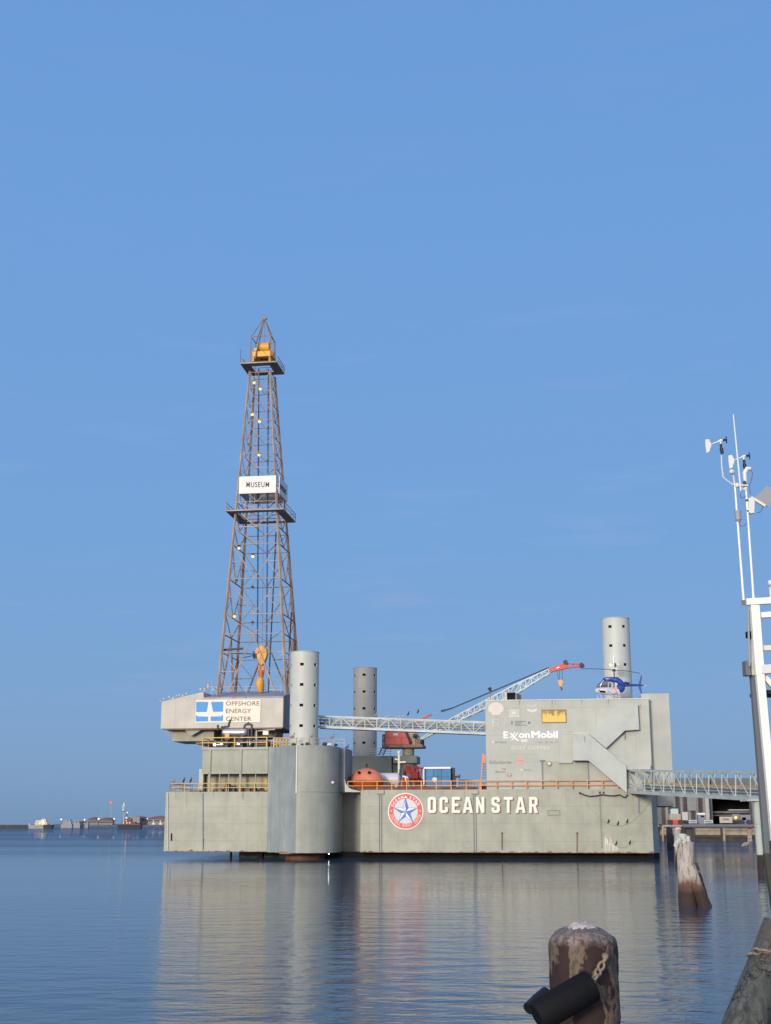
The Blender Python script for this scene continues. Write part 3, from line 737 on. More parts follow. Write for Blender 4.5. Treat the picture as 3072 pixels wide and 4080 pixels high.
# ================================================================== DRILL FLOOR HOUSE (cantilever)
VF = 2.0
house = thing('drill_floor_house', 'beige clad drill floor house lettered OFFSHORE ENERGY CENTER under the derrick', 'building', (U(640, VF), VF, rp(640, 2903, VF).z))
zb = rp(900, 2901, VF).z
front = [rp(640, 2796, VF), rp(810, 2757, VF), rp(812, 2782, VF), rp(1126, 2780, VF), Vector((U(1126, VF, 2900), VF, zb)), Vector((U(640, VF, 2900), VF, zb))]
front[0].x = front[5].x; front[3].x = front[4].x
m = MB(); m.prism(front, (0, 11, 0)); m.build('wall', 'beige', house)
zr = front[2].z; xr0 = front[2].x; xr1 = front[3].x
m = MB()
zt_ = rp(1155, 2757, VF + 11).z
for q in ([(xr0 + .02, VF - .1, zr + .02), (xr1 + .1, VF - .1, zr + .02), (xr1 + .1, VF + 11, zr + 1.9), (xr0 + .02, VF + 11, zr + 1.9)],): m.prism(q, (0, 0, .12))
m.build('roof', 'roof_metal', house)
m = MB(); m.prism([(xr1, VF, zr), (xr1, VF + 11, zr), (xr1, VF + 11, zr + 1.8)], (-.1, 0, 0)); m.prism([(xr1 + .02, VF + .02, zb + .02), (xr1 + .02, VF + 11, zb - .4), (xr1 + .02, VF + 11, zr), (xr1 + .02, VF + .02, zr - .02)], (.06, 0, 0)); m.build('side_wall', 'side_dark', house)  # right end darker than the beige front, its shade put into the colour
m = MB(); pbox(m, 640, 1126, 2880, 2901, VF - .06, VF); m.build('base_band', 'beige', house)
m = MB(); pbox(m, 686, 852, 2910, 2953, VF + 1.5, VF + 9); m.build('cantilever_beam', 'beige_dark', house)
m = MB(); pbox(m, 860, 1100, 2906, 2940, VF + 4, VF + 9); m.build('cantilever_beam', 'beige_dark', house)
m = MB(); pbox(m, 780, 1066, 2953, 2964, VF + 2, VF + 10); m.build('skid_rail', 'caisson_grey', house)
m = MB(); a = Vector((U(642, VF), VF + .5, zb)); m.box(a.x, xr1 - .1, VF + .1, VF + 10.5, zb - .18, zb - .01); m.build('floor_beam', 'rust_steel', house)
m = MB(); m.prism([rp(733, 2905, VF + .5), rp(808, 2905, VF + .5), rp(765, 2930, VF + .5), rp(755, 2930, VF + .5)], (0, .2, 0)); m.build('knee_bracket', 'beige_dark', house)
m = MB(); m.bar((U(1020, VF + 1, 2930), VF + 1, ZU), (U(1020, VF + 1, 2930), VF + 1, zb), .4); m.build('post', 'galv', house)
m = MB(); 
for px in (662, 672, 680): m.bar(rp(px, 2905, VF + 3), rp(px, 2932, VF + 3), .08)
m.build('ladder_stub', 'galv', house)
m = MB(); pbox(m, 779, 1038, 2789, 2879, VF - .12, VF - .04); HS = m.build('sign_board', 'sign_cream', house)
VS = VF - .16
outline_px('emblem_panel', [[(782, 2796), (830, 2797), (823, 2836), (781, 2837)]], VS, 'sign_blue', HS)
outline_px('emblem_panel', [[(841, 2797), (889, 2796), (888, 2835), (849, 2836)]], VS, 'sign_blue', HS)
outline_px('emblem_panel', [[(780, 2847), (788, 2854), (829, 2855), (829, 2873), (780, 2875)]], VS, 'sign_blue', HS)
outline_px('emblem_panel', [[(839, 2855), (880, 2854), (888, 2847), (888, 2872), (839, 2873)]], VS, 'sign_blue', HS)
outline_px('emblem_panel', [[(779, 2792), (891, 2792), (891, 2794), (779, 2794)]], VS - .01, 'white_clean', HS)
text_on('lettering', 'OFFSHORE', 900, 1033, 2794, 2811, VS, 'brown_red', HS, .0, 1.05)
text_on('lettering', 'ENERGY', 900, 1000, 2824, 2841, VS, 'brown_red', HS, .0, 1.05)
text_on('lettering', 'CENTER', 900, 1001, 2855, 2872, VS, 'brown_red', HS, .0, 1.05)
railing('railing', [(U(815, VF + 4, 2750), VF + 8, zr + 1.45), (U(1120, VF + 8, 2750), VF + 8, zr + 1.45)], 'galv', house, 3, 1.1, .03)

# ================================================================== DERRICK
DV0 = 4.0; DW = 10.4; DCV = DV0 + DW / 2
bz = rp(1000, 2757, DV0).z
fl, fr = rp(869, 2757, DV0), rp(1140, 2757, DV0)
DC = (fl.x + fr.x) / 2; hb = (fr.x - fl.x) / 2
vt_ = DCV - 1.65
tl, tr = rp(996, 1478, vt_), rp(1077, 1478, vt_)
ht = (tr.x - tl.x) / 2; TC = (tl.x + tr.x) / 2; tz = (tl.z + tr.z) / 2
der = thing('derrick', 'tall rusty lattice drilling derrick with MUSEUM sign above the drill floor house', 'derrick', (DC, DCV, bz))
def dleg(z, sx, sy):
    t = (z - bz) / (tz - bz); h_ = hb + (ht - hb) * t; c = DC + (TC - DC) * t
    return Vector((c + sx * h_, DCV + sy * h_, z))
def dz(py): 
    # height of a girt seen at image row py on the front face
    lo, hi = bz, tz
    for _ in range(40):
        mid = (lo + hi) / 2; v_ = dleg(mid, -1, -1).y
        if rp(1000, py, v_).z > mid: lo = mid
        else: hi = mid
    return (lo + hi) / 2
CN = ((-1, -1), (1, -1), (1, 1), (-1, 1))
for i, (sx, sy) in enumerate(CN):
    m = MB(); zz = [bz - .5, dz(2430), dz(2098), dz(2030), tz]
    for a, b_ in zip(zz, zz[1:]): m.bar(dleg(max(a, bz - .5), sx, sy), dleg(b_, sx, sy), .34 if a < zz[2] else .28)
    m.build('leg', 'rust_pale' if i in (0, 1) else 'rust_steel', der)
rows = [2525, 2446, 2305, 2167, 2098, 2030, 1998, 1930, 1865, 1805, 1740, 1675, 1610, 1545, 1484]
rz = [dz(y) for y in rows]
for i in range(4):
    (ax, ay), (bx_, by_) = CN[i], CN[(i + 1) % 4]
    m = MB(); g = m
    for k, z in enumerate(rz):
        A, B = dleg(z, ax, ay), dleg(z, bx_, by_)
        g.bar(A, B, .13 if k < 6 else .09)
        if k + 1 < len(rz):
            A2, B2 = dleg(rz[k + 1], ax, ay), dleg(rz[k + 1], bx_, by_); mid = A.lerp(B, .5)
            wv_ = .12 if k < 5 else .09
            m.bar(A2, mid, wv_); m.bar(B2, mid, wv_)
            if 1 <= k <= 2:
                q1, q2 = A2.lerp(mid, .5), B2.lerp(mid, .5); zq = q1.z
                m.bar(q1, dleg(zq, ax, ay), .07); m.bar(q2, dleg(zq, bx_, by_), .07); m.bar(q1, A, .07); m.bar(q2, B, .07)
    # tall portal at the foot
    A, B = dleg(rz[0], ax, ay), dleg(rz[0], bx_, by_); A0, B0 = dleg(bz, ax, ay), dleg(bz, bx_, by_); top = A.lerp(B, .5)
    m.bar(top, A0.lerp(B0, .16), .2); m.bar(top, A0.lerp(B0, .84), .2)
    for f_ in (.35, .68):
        zq = bz + (rz[0] - bz) * f_; m.bar(dleg(zq, ax, ay), A0.lerp(B0, .16).lerp(top, f_), .1); m.bar(dleg(zq, bx_, by_), A0.lerp(B0, .84).lerp(top, f_), .1)
        m.bar(dleg(zq, ax, ay), A0.lerp(B0, .16).lerp(top, f_ - .33), .1); m.bar(dleg(zq, bx_, by_), A0.lerp(B0, .84).lerp(top, f_ - .33), .1)
    m.build('bracing', 'rust_steel' if i else 'rust_pale', der)
# work platform (monkey board)
def ringdeck(mb, z, ho, hi, th=.18, c=None):
    c = TC + (DC - TC) * (1 - (z - bz) / (tz - bz)) if c is None else c
    for x0, x1, y0, y1 in ((-ho, ho, -ho, -hi), (-ho, ho, hi, ho), (-ho, -hi, -hi, hi), (hi, ho, -hi, hi)):
        mb.box(c + x0, c + x1, DCV + y0, DCV + y1, z - th, z)
    return c
zm = rp(1040, 2030, DCV - 4.4).z
hm = abs(dleg(zm, 1, 1).x - dleg(zm, -1, 1).x) / 2
m = MB(); cx_ = ringdeck(m, zm, hm + 1.35, hm - .1); m.build('work_platform', 'rust_pale', der)
ho = hm + 1.3
railing('platform_railing', [(cx_ - ho, DCV - ho, zm), (cx_ - ho, DCV + ho, zm), (cx_ + ho, DCV + ho, zm), (cx_ + ho, DCV - ho, zm)], 'rust_pale', der, 1.6, 1.25, .04)
# crown platform
m = MB(); zc_ = rp(1040, 1443, DCV - 2.8).z; c2 = ringdeck(m, zc_, ht + 1.35, ht - .15, .22, TC); m.build('crown_platform', 'rust_pale', der)
ho = ht + 1.3
railing('platform_railing', [(c2 - ho, DCV - ho + 1.2, zc_), (c2 - ho, DCV + ho, zc_), (c2 + ho, DCV + ho, zc_), (c2 + ho, DCV - ho + 1.0, zc_)], 'rust_steel', der, 1.5, 1.15, .035)
m = MB(); m.bar((c2 - ho, DCV - ho, zc_), (c2 - ho, DCV - ho, zc_ + 2.4), .07); m.build('whip', 'dark_steel', der)
# crown frame above the platform
apex = Vector((rp(1053, 1270, DCV).x, DCV, rp(1053, 1268, DCV).z)); zk = rp(1030, 1340, DCV - 1.6).z
m = MB()
for sx, sy in CN:
    A = Vector((c2 + sx * ht, DCV + sy * ht, zc_)); B = Vector((c2 + sx * ht * .95, DCV + sy * ht * .95, zk))
    m.bar(A, B, .15); m.bar(B, apex, .13)
P4 = [Vector((c2 + sx * ht * .95, DCV + sy * ht * .95, zk)) for sx, sy in CN]
for i in range(4): m.bar(P4[i], P4[(i + 1) % 4], .1)
m.bar(P4[0], Vector((c2 + ht, DCV - ht, zc_ + .8)), .05); m.bar(P4[2], Vector((c2 + ht, DCV - ht, zc_)), .07); m.bar(apex + Vector((-.25, 0, 0)), apex + Vector((.45, 0, -.1)), .35); m.bar(apex, apex + Vector((0, 0, .6)), .06)
m.bar(apex, Vector((c2 + .4, DCV, zc_ + 1)), .08); m.bar(apex, Vector((c2 - .9, DCV - ht, zc_ + 1.0)), .16)
m.build('crown_frame', 'rust_steel', der)
cb = MB(); 
pbox(cb, 1004, 1086, 1398, 1420, DCV - 1.3, DCV + 1.3); pbox(cb, 1004, 1012, 1420, 1440, DCV - 1.2, DCV + 1.2); pbox(cb, 1070, 1078, 1420, 1440, DCV - 1.2, DCV + 1.2); pbox(cb, 1012, 1028, 1385, 1398, DCV - 1, DCV + 1)
cb.build('crown_block', 'crown_yellow', der, bevel=.08)
m = MB(); a, b_ = rp(1028, 1388, DCV), rp(1074, 1384, DCV); m.tube(a, b_, .85, n=18); m.build('crown_sheave', 'crown_yellow', der, smooth=True)
for px in (1040, 1052, 1064):
    m = MB(); a, b_ = rp(px, 1424, DCV), rp(px + 6, 1424, DCV); m.tube(a, b_, .5, n=14); m.build('sheave', 'dark_steel', der)
# signs around the derrick
zs0, zs1 = rp(1025, 1966, DCV - 3.2).z, rp(1025, 1898, DCV - 3.2).z
hs = abs(dleg((zs0 + zs1) / 2, 1, 1).x - dleg((zs0 + zs1) / 2, -1, 1).x) / 2 + .22
cs = (dleg((zs0 + zs1) / 2, 1, 1).x + dleg((zs0 + zs1) / 2, -1, 1).x) / 2
vs_ = DCV - hs
x0s, x1s = rp(953, 1930, vs_).x, rp(1100, 1930, vs_).x
m = MB(); m.box(x0s, x1s, vs_ - .1, vs_, zs0, zs1); sb_ = m.build('sign_board', 'sign_white', der)
text_on('lettering', 'MUSEUM', 981, 1072, 1920, 1941, vs_ - .13, 'ink', sb_, .008, 1.2)
m = MB(); m.box(x1s + .35, x1s + .45, vs_ + .5, DCV + hs, zs0, zs1); sb_ = m.build('sign_board', 'sign_white', der)
me = text_mesh('OPEN DAILY', .04); bx0, bx1, by0, by1 = bounds(me)
flat_obj('lettering', me, lambda x, y: Vector((x1s + .48, vs_ + .9 + (x - bx0) / (bx1 - bx0) * (2 * hs - 1.8), zs0 + .9 + (y - by0) / (by1 - by0) * .9)), 'ink', sb_)
m = MB(); m.box(x0s + .3, x1s, DCV + hs, DCV + hs + .1, zs0 - .1, zs1); m.build('sign_board', 'panel_back', der)
m = MB(); m.box(x0s, x0s + .1, vs_ + .5, DCV + hs, zs0, zs1); m.build('sign_board', 'panel_back', der)
# inner pipes, ladder, cables
def dline(px0, y0, px1, y1, off): return rp(px0, y0, DCV + off), rp(px1, y1, DCV + off)
for px0, y0, px1, y1, off, r_, mt, nm in ((1031, 1470, 1026, 2572, 0, .11, 'dark_blue', 'standpipe'), (1070, 1470, 1062, 2576, 1, .13, 'line_blue', 'drill_line'), (1050, 2030, 1045, 2560, 0, .03, 'line_blue', 'drill_line'), (1100, 2120, 1069, 2757, -2, .11, 'dark_steel', 'mud_hose'), (1161, 2440, 1143, 2757, -1, .11, 'dark_steel', 'mud_hose')):
    m = MB(); a, b_ = dline(px0, y0, px1, y1, off); m.tube(a, b_, r_, n=8); m.build(nm, mt, der)
m = MB(); a, b_ = rp(1025, 1480, DCV - 1.9), rp(1006, 2090, DCV - 3.4)
for s_ in (-.25, .25): m.bar(a + Vector((s_, 0, 0)), b_ + Vector((s_, 0, 0)), .05)
for k in range(80): p = a.lerp(b_, k / 80); m.bar(p - Vector((.25, 0, 0)), p + Vector((.25, 0, 0)), .035)
m.build('ladder', 'rust_pale', der)
# finger board stub and pipe stand on the left
m = MB(); m.bar(rp(884, 2590, DCV - 4), rp(968, 2584, DCV - 4), .3); m.bar(rp(884, 2600, DCV - 4), rp(1010, 2606, DCV - 1), .12); m.bar(rp(962, 2622, DCV - 3), rp(1010, 2612, DCV - 1), .12); pbox(m, 1008, 1022, 2594, 2622, DCV - .6, DCV); m.build('guide_arm', 'dark_steel', der)
m = MB(); m.bar(rp(920, 2545, DCV + 3), rp(916, 2590, DCV + 3), .3); m.bar(rp(924, 2600, DCV + 3), rp(930, 2757, DCV + 3), .2); m.build('pipe_stand', 'rust_pale', der)
m = MB(); m.bar(rp(1172, 2550, DCV + 2), rp(1170, 2620, DCV + 2), .5); m.bar(rp(1160, 2290, DCV + 2), rp(1172, 2560, DCV + 2), .12); m.build('counterweight', 'rust_steel', der)

# travelling block and hook
tb = thing('travelling_block', 'orange teardrop travelling block with hook hanging inside the derrick', 'pulley block', rp(1040, 2600, DCV))
me = outline_mesh([[(x, -y) for x, y in ((1039, 2569), (1050, 2572), (1062, 2586), (1064, 2602), (1060, 2620), (1052, 2640), (1044, 2652), (1034, 2650), (1026, 2630), (1020, 2610), (1015, 2590), (1026, 2578))]])
mbk = MB(); mbk.prism([rp(x, y, DCV - .5) for x, y in ((1039, 2569), (1050, 2572), (1062, 2586), (1064, 2602), (1060, 2620), (1052, 2640), (1044, 2652), (1034, 2650), (1026, 2630), (1020, 2610), (1015, 2590), (1026, 2578))], (0, 1.1, 0)); mbk.build('block_shell', 'block_orange', tb, bevel=.12)
m = MB(); a = rp(1022, 2597, DCV - .7); m.tube(a, a + Vector((0, .3, 0)), .3, n=14); m.build('sheave_pin', 'hook_orange', tb)
m = MB()
for dx in (-6, 8): m.bar(rp(1040 + dx, 2650, DCV), rp(1039 + dx * 1.3, 2678, DCV), .35)
m.tube(rp(1040, 2672, DCV), rp(1041, 2700, DCV), .55, .35, 12); m.build('hook', 'hook_orange', tb, smooth=True)
m = MB(); m.path([rp(1040, 2698, DCV), rp(1037, 2710, DCV), rp(1036, 2728, DCV), rp(1038, 2745, DCV), rp(1041, 2758, DCV)], radii=[.3, .6, .68, .55, .3], n=14); m.build('elevator', 'block_orange', tb, smooth=True)
# derrick lamps
LP = [(1013, 1525, 1, 'topmost lit lamp under the crown platform'), (1037, 1550, 1, 'second lit lamp below the crown platform'), (1005, 1652, 1, 'lit lamp nearer the corner post, midway down the upper derrick'), (1034, 1680, 1, 'lit lamp on the inner pipe, midway down the upper derrick'), (1032, 1813, 1, 'lit lamp just above the MUSEUM sign'), (952, 2184, 1, 'small lit lamp at the derrick side below the work platform'), (1007, 2217, 1, 'lit lamp at derrick centre below the work platform'), (1006, 2345, 0, 'unlit lamp hanging from the third long girt'), (934, 2456, 1, 'pinkish lit lamp low at the derrick side'), (1006, 2487, 0, 'unlit lamp low at derrick centre'), (942, 2318, 0, 'unlit lamp near the corner post above the drill floor'), (991, 1775, 0, 'unlit lamp on the corner post above the MUSEUM sign')]
for px, py, lit, lab in LP:
    p = rp(px, py, DCV - 1.5 if lit else DCV)
    t = thing('derrick_lamp', lab, 'lamp', p, group='lamps on the derrick')
    m = MB(); m.ball(p, .24 if lit else .18, 12); m.build('bulb', 'lamp_warm' if lit else 'panel_back', t, smooth=True)
    m = MB(); m.tube(p + Vector((0, 0, .18)), p + Vector((0, 0, .5)), .28, .1, 10); m.build('lamp_shade', 'dark_steel', t)

# ================================================================== JACK-UP LEGS
def rig_leg(name, label, px, ytop, v, rad, rowsz, offs, mat, zbot, ref_y):
    c = rp(px, ref_y, v); top = rp(px, ytop, v - rad).z
    t = thing(name, label, 'rig leg', (c.x, v, zbot), group='tubular legs of the rig')
    hz = [rp(px, y, v - rad).z for y in rowsz]; sp = hz[0] - hz[1]
    while hz[-1] - sp > zbot + 2: hz.append(hz[-1] - sp)
    hh_, n = .21, 96; zs = sorted([zbot, top] + [z + s_ * hh_ for z in hz for s_ in (-1, 1)])
    view = math.atan2(c.x, 1)
    vm, fs = MB(), []
    angs = [2 * math.pi * k / n for k in range(n)]
    ring = [[Vector((c.x + rad * math.sin(a), v - rad * math.cos(a), z)) for a in angs] for z in zs]
    flat = [p for r_ in ring for p in r_]; vm.v = flat
    hole_k = set()
    for o_ in offs:
        kc = int(round(o_ / 360 * n)) % n
        hole_k |= {kc % n, (kc - 1) % n, (kc + 1) % n, (kc - 2) % n}
    for j in range(len(zs) - 1):
        is_hole = any(abs((zs[j] + zs[j + 1]) / 2 - z) < .05 for z in hz)
        for k in range(n):
            if is_hole and k in hole_k: continue
            vm.f.append((j * n + k, j * n + (k + 1) % n, (j + 1) * n + (k + 1) % n, (j + 1) * n + k))
    o = vm.build('shell', mat, t)
    sd = o.modifiers.new('wall', 'SOLIDIFY'); sd.thickness = .12; sd.offset = -1
    m = MB(); m.tube((c.x, v, zbot), (c.x, v, top - .6), rad - .35, n=32); m.build('dark_filler', 'interior', t)  # near-black inner cylinder stands in for the shade behind the holes
    m = MB(); m.path([(c.x + (rad + .02) * math.sin(a), v - (rad + .02) * math.cos(a), top - .05) for a in angs + angs[:1]], .05, 6); m.build('top_ring', mat, t)
    # birds' dark grit on the rim
    return t
va = 14.0
LEG1 = rig_leg('rig_leg', 'pale grey tubular rig leg rising from the rounded caisson', 1213, 2592, 1.5, 2.16, [2646, 2727, 2809, 2891], [-55 - 3.5, 5 - 3.5, 65 - 3.5, 125, 185, 245], 'leg_paint', -1.0, 2750)
rig_leg('rig_leg', 'streaked duller rig leg standing furthest back behind the truss bridge', 984, 2657, 0, 1, [2688, 2755], [0], 'leg_dull', 0, 2800) if False else None
LEG2 = rig_leg('rig_leg', 'streaked duller rig leg behind the truss bridge and the lifeboat', 1454.5, 2657, 44, 2.16, [2688, 2755, 2822, 2890, 2959], [-58, 2, 62, 122, 182, 242], 'leg_dull', -1.0, 2800)
LEG3 = rig_leg('rig_leg', 'tallest pale rig leg standing behind the helicopter', 2457, 2457, 15, 2.16, [2495, 2571, 2647, 2721], [-85, -25, 35, 95, 155, 215], 'leg_paint', -1.0, 2600)

# ================================================================== REAR DECK BLOCKS AND PEDESTAL CRANE
m = MB(); pbox(m, 1340, 1560, 3012, 3160, 30, 43); m.build('rear_block', 'back_grey', rig)
m = MB(); pbox(m, 1560, 1588, 3040, 3160, 31, 42); m.build('rear_block', 'back_grey', rig)
p = rp(1380, 3012, 30); q = rp(1556, 3012, 30)
railing('railing', [(p.x, 30.2, p.z), (q.x, 30.2, q.z)], 'galv', rig, 2.2, 1.2, .04, mids=2)
cr = thing('pedestal_crane', 'red cabbed pedestal crane with white lattice boom and red jib tip', 'crane', (rp(1627, 3042, 30).x, 31, rp(1627, 3042, 30).z))
m = MB(); pbox(m, 1566, 1661, 3011, 3041, 29, 34); m.build('base_slab', 'back_grey', cr, bevel=.1)
a = rp(1627, 3011, 31); m = MB(); m.tube((a.x, 31, rp(1627, 3042, 31).z - 6), (a.x, 31, rp(1627, 3042, 31).z), 1.1, 1.5, 20); m.build('pedestal', 'back_grey', cr, smooth=True)
m = MB(); m.tube((a.x, 31, a.z), (a.x, 31, rp(1627, 2978, 31).z), 1.02, n=22); m.build('pedestal', 'beige_dark', cr, smooth=True)
m = MB(); pbox(m, 1522, 1684, 2967, 2978, 29, 34); m.build('turntable', 'rust_steel', cr)
m = MB(); m.prism([rp(x, y, 29) for x, y in ((1531, 2968), (1533, 2915), (1538, 2910), (1611, 2910), (1630, 2952), (1632, 2968))], (0, 4, 0)); cab_ = m.build('cab', 'crane_red', cr, bevel=.12)
m = MB()
for px in (1572, 1600): m.bar(rp(px, 2938, 28.95), rp(px, 2967, 28.95), .06)
m.bar(rp(1534, 2938, 28.95), rp(1626, 2938, 28.95), .06); m.build('panel_line', 'rust_steel', cab_)
text_on('lettering', 'FMC', 1568, 1587, 2922, 2931, 28.9, 'faded_white', cab_, .05)
m = MB(); m.prism([rp(x, y, 30) for x, y in ((1616, 2910), (1652, 2908), (1672, 2945), (1676, 2968), (1638, 2968))], (0, 2.6, 0)); m.build('gantry_housing', 'rust_pale', cr)
m = MB(); m.prism([rp(x, y, 29.5) for x, y in ((1611, 2910), (1618, 2910), (1640, 2955), (1634, 2968))], (0, .3, 0)); m.ball(rp(1653, 2932, 29.4), .4); m.build('winch_guard', 'dark_steel', cr)
rt = rp(1524, 2972, 29); railing('railing', [(rt.x, 29.2, rt.z), (rt.x, 33.5, rt.z)], 'dark_steel', cr, 1, 1.9, .05)
rt2 = rp(1533, 2972, 28.8); railing('railing', [(rt.x, 29.0, rt.z), (rt2.x, 29.0, rt.z)], 'dark_steel', cr, 1, 1.9, .05)
rt = rp(1680, 2968, 29.5); railing('railing', [(rt.x - 1, 29.3, rt.z), (rt.x, 29.3, rt.z), (rt.x, 33, rt.z)], 'dark_steel', cr, 1, .9, .05)
m = MB()
for dx in (0, 18):
    m.bar(rp(1508 + dx, 3010, 29), rp(1526 + dx, 2972, 29), .16)
for k in range(5): m.bar(rp(1510 + k * 4, 3006 - k * 8, 29), rp(1528 + k * 4, 3006 - k * 8, 29), .07)
m.build('stair', 'dark_steel', cr)
m = MB(); m.bar(rp(1660, 2873, 30), rp(1722, 2845, 30), .22); m.bar(rp(1668, 2878, 32), rp(1718, 2847, 32), .2); m.bar(rp(1600, 2908, 31), rp(1662, 2872, 31), .16); m.bar(rp(1650, 2908, 31), rp(1670, 2873, 31), .16); m.build('gantry', 'crane_red', cr)
# boom: four chords
def boomsec(px, yu, yl, v, hw): 
    a_, b_ = rp(px, yu, v - hw), rp(px, yl, v - hw); c_, d_ = rp(px, yl, v - hw), rp(px, yu, v - hw)
    return [a_, b_, Vector((b_.x, v + hw, b_.z)), Vector((a_.x, v + hw, a_.z))]
foot = rp(1655, 2957, 31); ft = [foot, foot + Vector((0, 0, -.1)), foot + Vector((0, .8, -.1)), foot + Vector((0, .8, 0))]
sec1 = boomsec(1792, 2866, 2890, 28, .75); sec1 = boomsec(1800, 2862, 2884, 28, .75); sec2 = boomsec(2050, 2729, 2766, 22, .75); sec3 = boomsec(2186, 2666, 2684, 19, .5)
m = MB(); lattice(m, ft, sec1, 6, .18, .09); m.build('boom_section', 'boom_white', cr)
m = MB(); lattice(m, sec1, sec2, 11, .18, .09); m.build('boom_section', 'boom_white', cr)
m = MB(); lattice(m, sec2, sec3, 6, .17, .09); m.build('boom_section', 'boom_white', cr)
m = MB(); m.prism([rp(x, y, 18.5) for x, y in ((2188, 2664), (2240, 2643), (2258, 2640), (2260, 2661), (2234, 2668), (2205, 2674), (2196, 2680))], (0, .9, 0)); m.build('jib_head', 'boom_red', cr)
m = MB(); m.poly([rp(x, y, 18.4) for x, y in ((2216, 2661), (2228, 2655), (2230, 2660), (2218, 2664))]); m.build('head_plate', 'white_clean', cr)
tipA = boomsec(2260, 2643, 2661, 19, .35); tipB = boomsec(2306, 2645, 2656, 19, .25)
m = MB(); lattice(m, tipA, tipB, 4, .1, .06); m.build('jib', 'boom_red', cr)
m = MB(); m.prism([rp(x, y, 18.6) for x, y in ((2304, 2644), (2318, 2641), (2328, 2646), (2331, 2652), (2326, 2658), (2304, 2657))], (0, .7, 0)); m.build('jib_tip', 'boom_red', cr)
for px, py in ((2253, 2638), (2317, 2649)):
    m = MB(); a = rp(px, py, 18.3); m.tube(a, a + Vector((0, 1.3, 0)), .36, n=16); m.build('sheave', 'dark_steel', cr)
m = MB(); a, b_, c_ = rp(1610, 2872, 31), rp(1768, 2833, 29), rp(2188, 2661, 19)
m.tube(a, b_, .03, n=6); m.build('pendant_line', 'galv', cr)
m = MB(); m.bar(rp(1757, 2834, 29), rp(1777, 2829, 29), .3, .35); m.tube(rp(1775, 2830, 29), rp(1800, 2822, 28.5), .12, n=8)
for s_ in (0, 3): m.tube(rp(1795, 2823 + s_, 28.5), rp(2186, 2659 + s_, 19), .05, n=6)
m.build('pendant_bridle', 'dark_steel', cr)
hb_ = thing('crane_hook_block', 'small yellow hook block hanging from the jib of the pedestal crane', 'hook block', rp(2233, 2720, 19))
m = MB(); m.prism([rp(x, y, 18.8) for x, y in ((2228, 2708), (2240, 2708), (2244, 2716), (2239, 2729), (2236, 2736), (2231, 2736), (2224, 2720), (2223, 2713))], (0, .4, 0)); m.build('block_shell', 'block_orange', hb_, bevel=.04)
m = MB(); m.path([rp(2234, 2735, 19), rp(2235, 2741, 19), rp(2240, 2745, 19), rp(2238, 2749, 19), rp(2234, 2747, 19)], .1); m.build('hook', 'machine_red', hb_)
m = MB()
for a, b_ in (((2218, 2672), (2226, 2708)), ((2229, 2668), (2230, 2708)), ((2241, 2666), (2240, 2708))): m.tube(rp(*a, 19), rp(*b_, 19), .035, n=6)
m.build('hoist_rope', 'dark_steel', hb_)

# ================================================================== TRUSS BRIDGE between leg and deck house
tr_ = thing('truss_bridge', 'pale grey lattice footbridge running from the front rig leg to the deck house', 'bridge', rp(1268, 2897, 4))
A0, A1 = rp(1266, 2853, 4), rp(1266, 2896, 4); B0, B1 = rp(1936, 2877, 2.5), rp(1936, 2923, 2.5)
D2 = Vector((0, 2.0, 0))
for off, mt in ((Vector((0, 0, 0)), 'truss_grey'), (D2, 'truss_grey')):
    m = MB(); n = 14; m.bar(A0 + off, B0 + off, .2, .2); m.bar(A1 + off, B1 + off, .22, .34)
    for k in range(n + 1):
        t0, b0_ = A0.lerp(B0, k / n) + off, A1.lerp(B1, k / n) + off; m.bar(t0, b0_, .12)
        if k < n:
            t1, b1_ = A0.lerp(B0, (k + 1) / n) + off, A1.lerp(B1, (k + 1) / n) + off
            m.bar(t0, b1_, .1) if k % 2 == 0 else m.bar(b0_, t1, .1)
    m.bar((A0 + off).lerp(A1 + off, .6), (B0 + off).lerp(B1 + off, .6), .06)
    m.build('side_truss', mt, tr_)
m = MB(); m.prism([A1 + Vector((0, .1, -.05)), B1 + Vector((0, .1, -.05)), B1 + D2 - Vector((0, .1, .05)), A1 + D2 - Vector((0, .1, .05))], (0, 0, .1)); m.build('deck', 'galv', tr_)
m = MB(); m.prism([A0 + Vector((0, .9, -.35)), B0 + Vector((0, .9, -.35)), B0 + Vector((0, .9, -.65)), A0 + Vector((0, .9, -.65))], (0, .3, 0)); m.build('cable_tray', 'scaffold_tan', tr_)
m = MB(); m.prism([A0 + Vector((0, 1.4, -.75)), B0 + Vector((0, 1.4, -.75)), B0 + Vector((0, 1.4, -1.15)), A0 + Vector((0, 1.4, -1.15))], (0, .2, 0)); m.build('cable_bundle', 'mast_shadow', tr_)

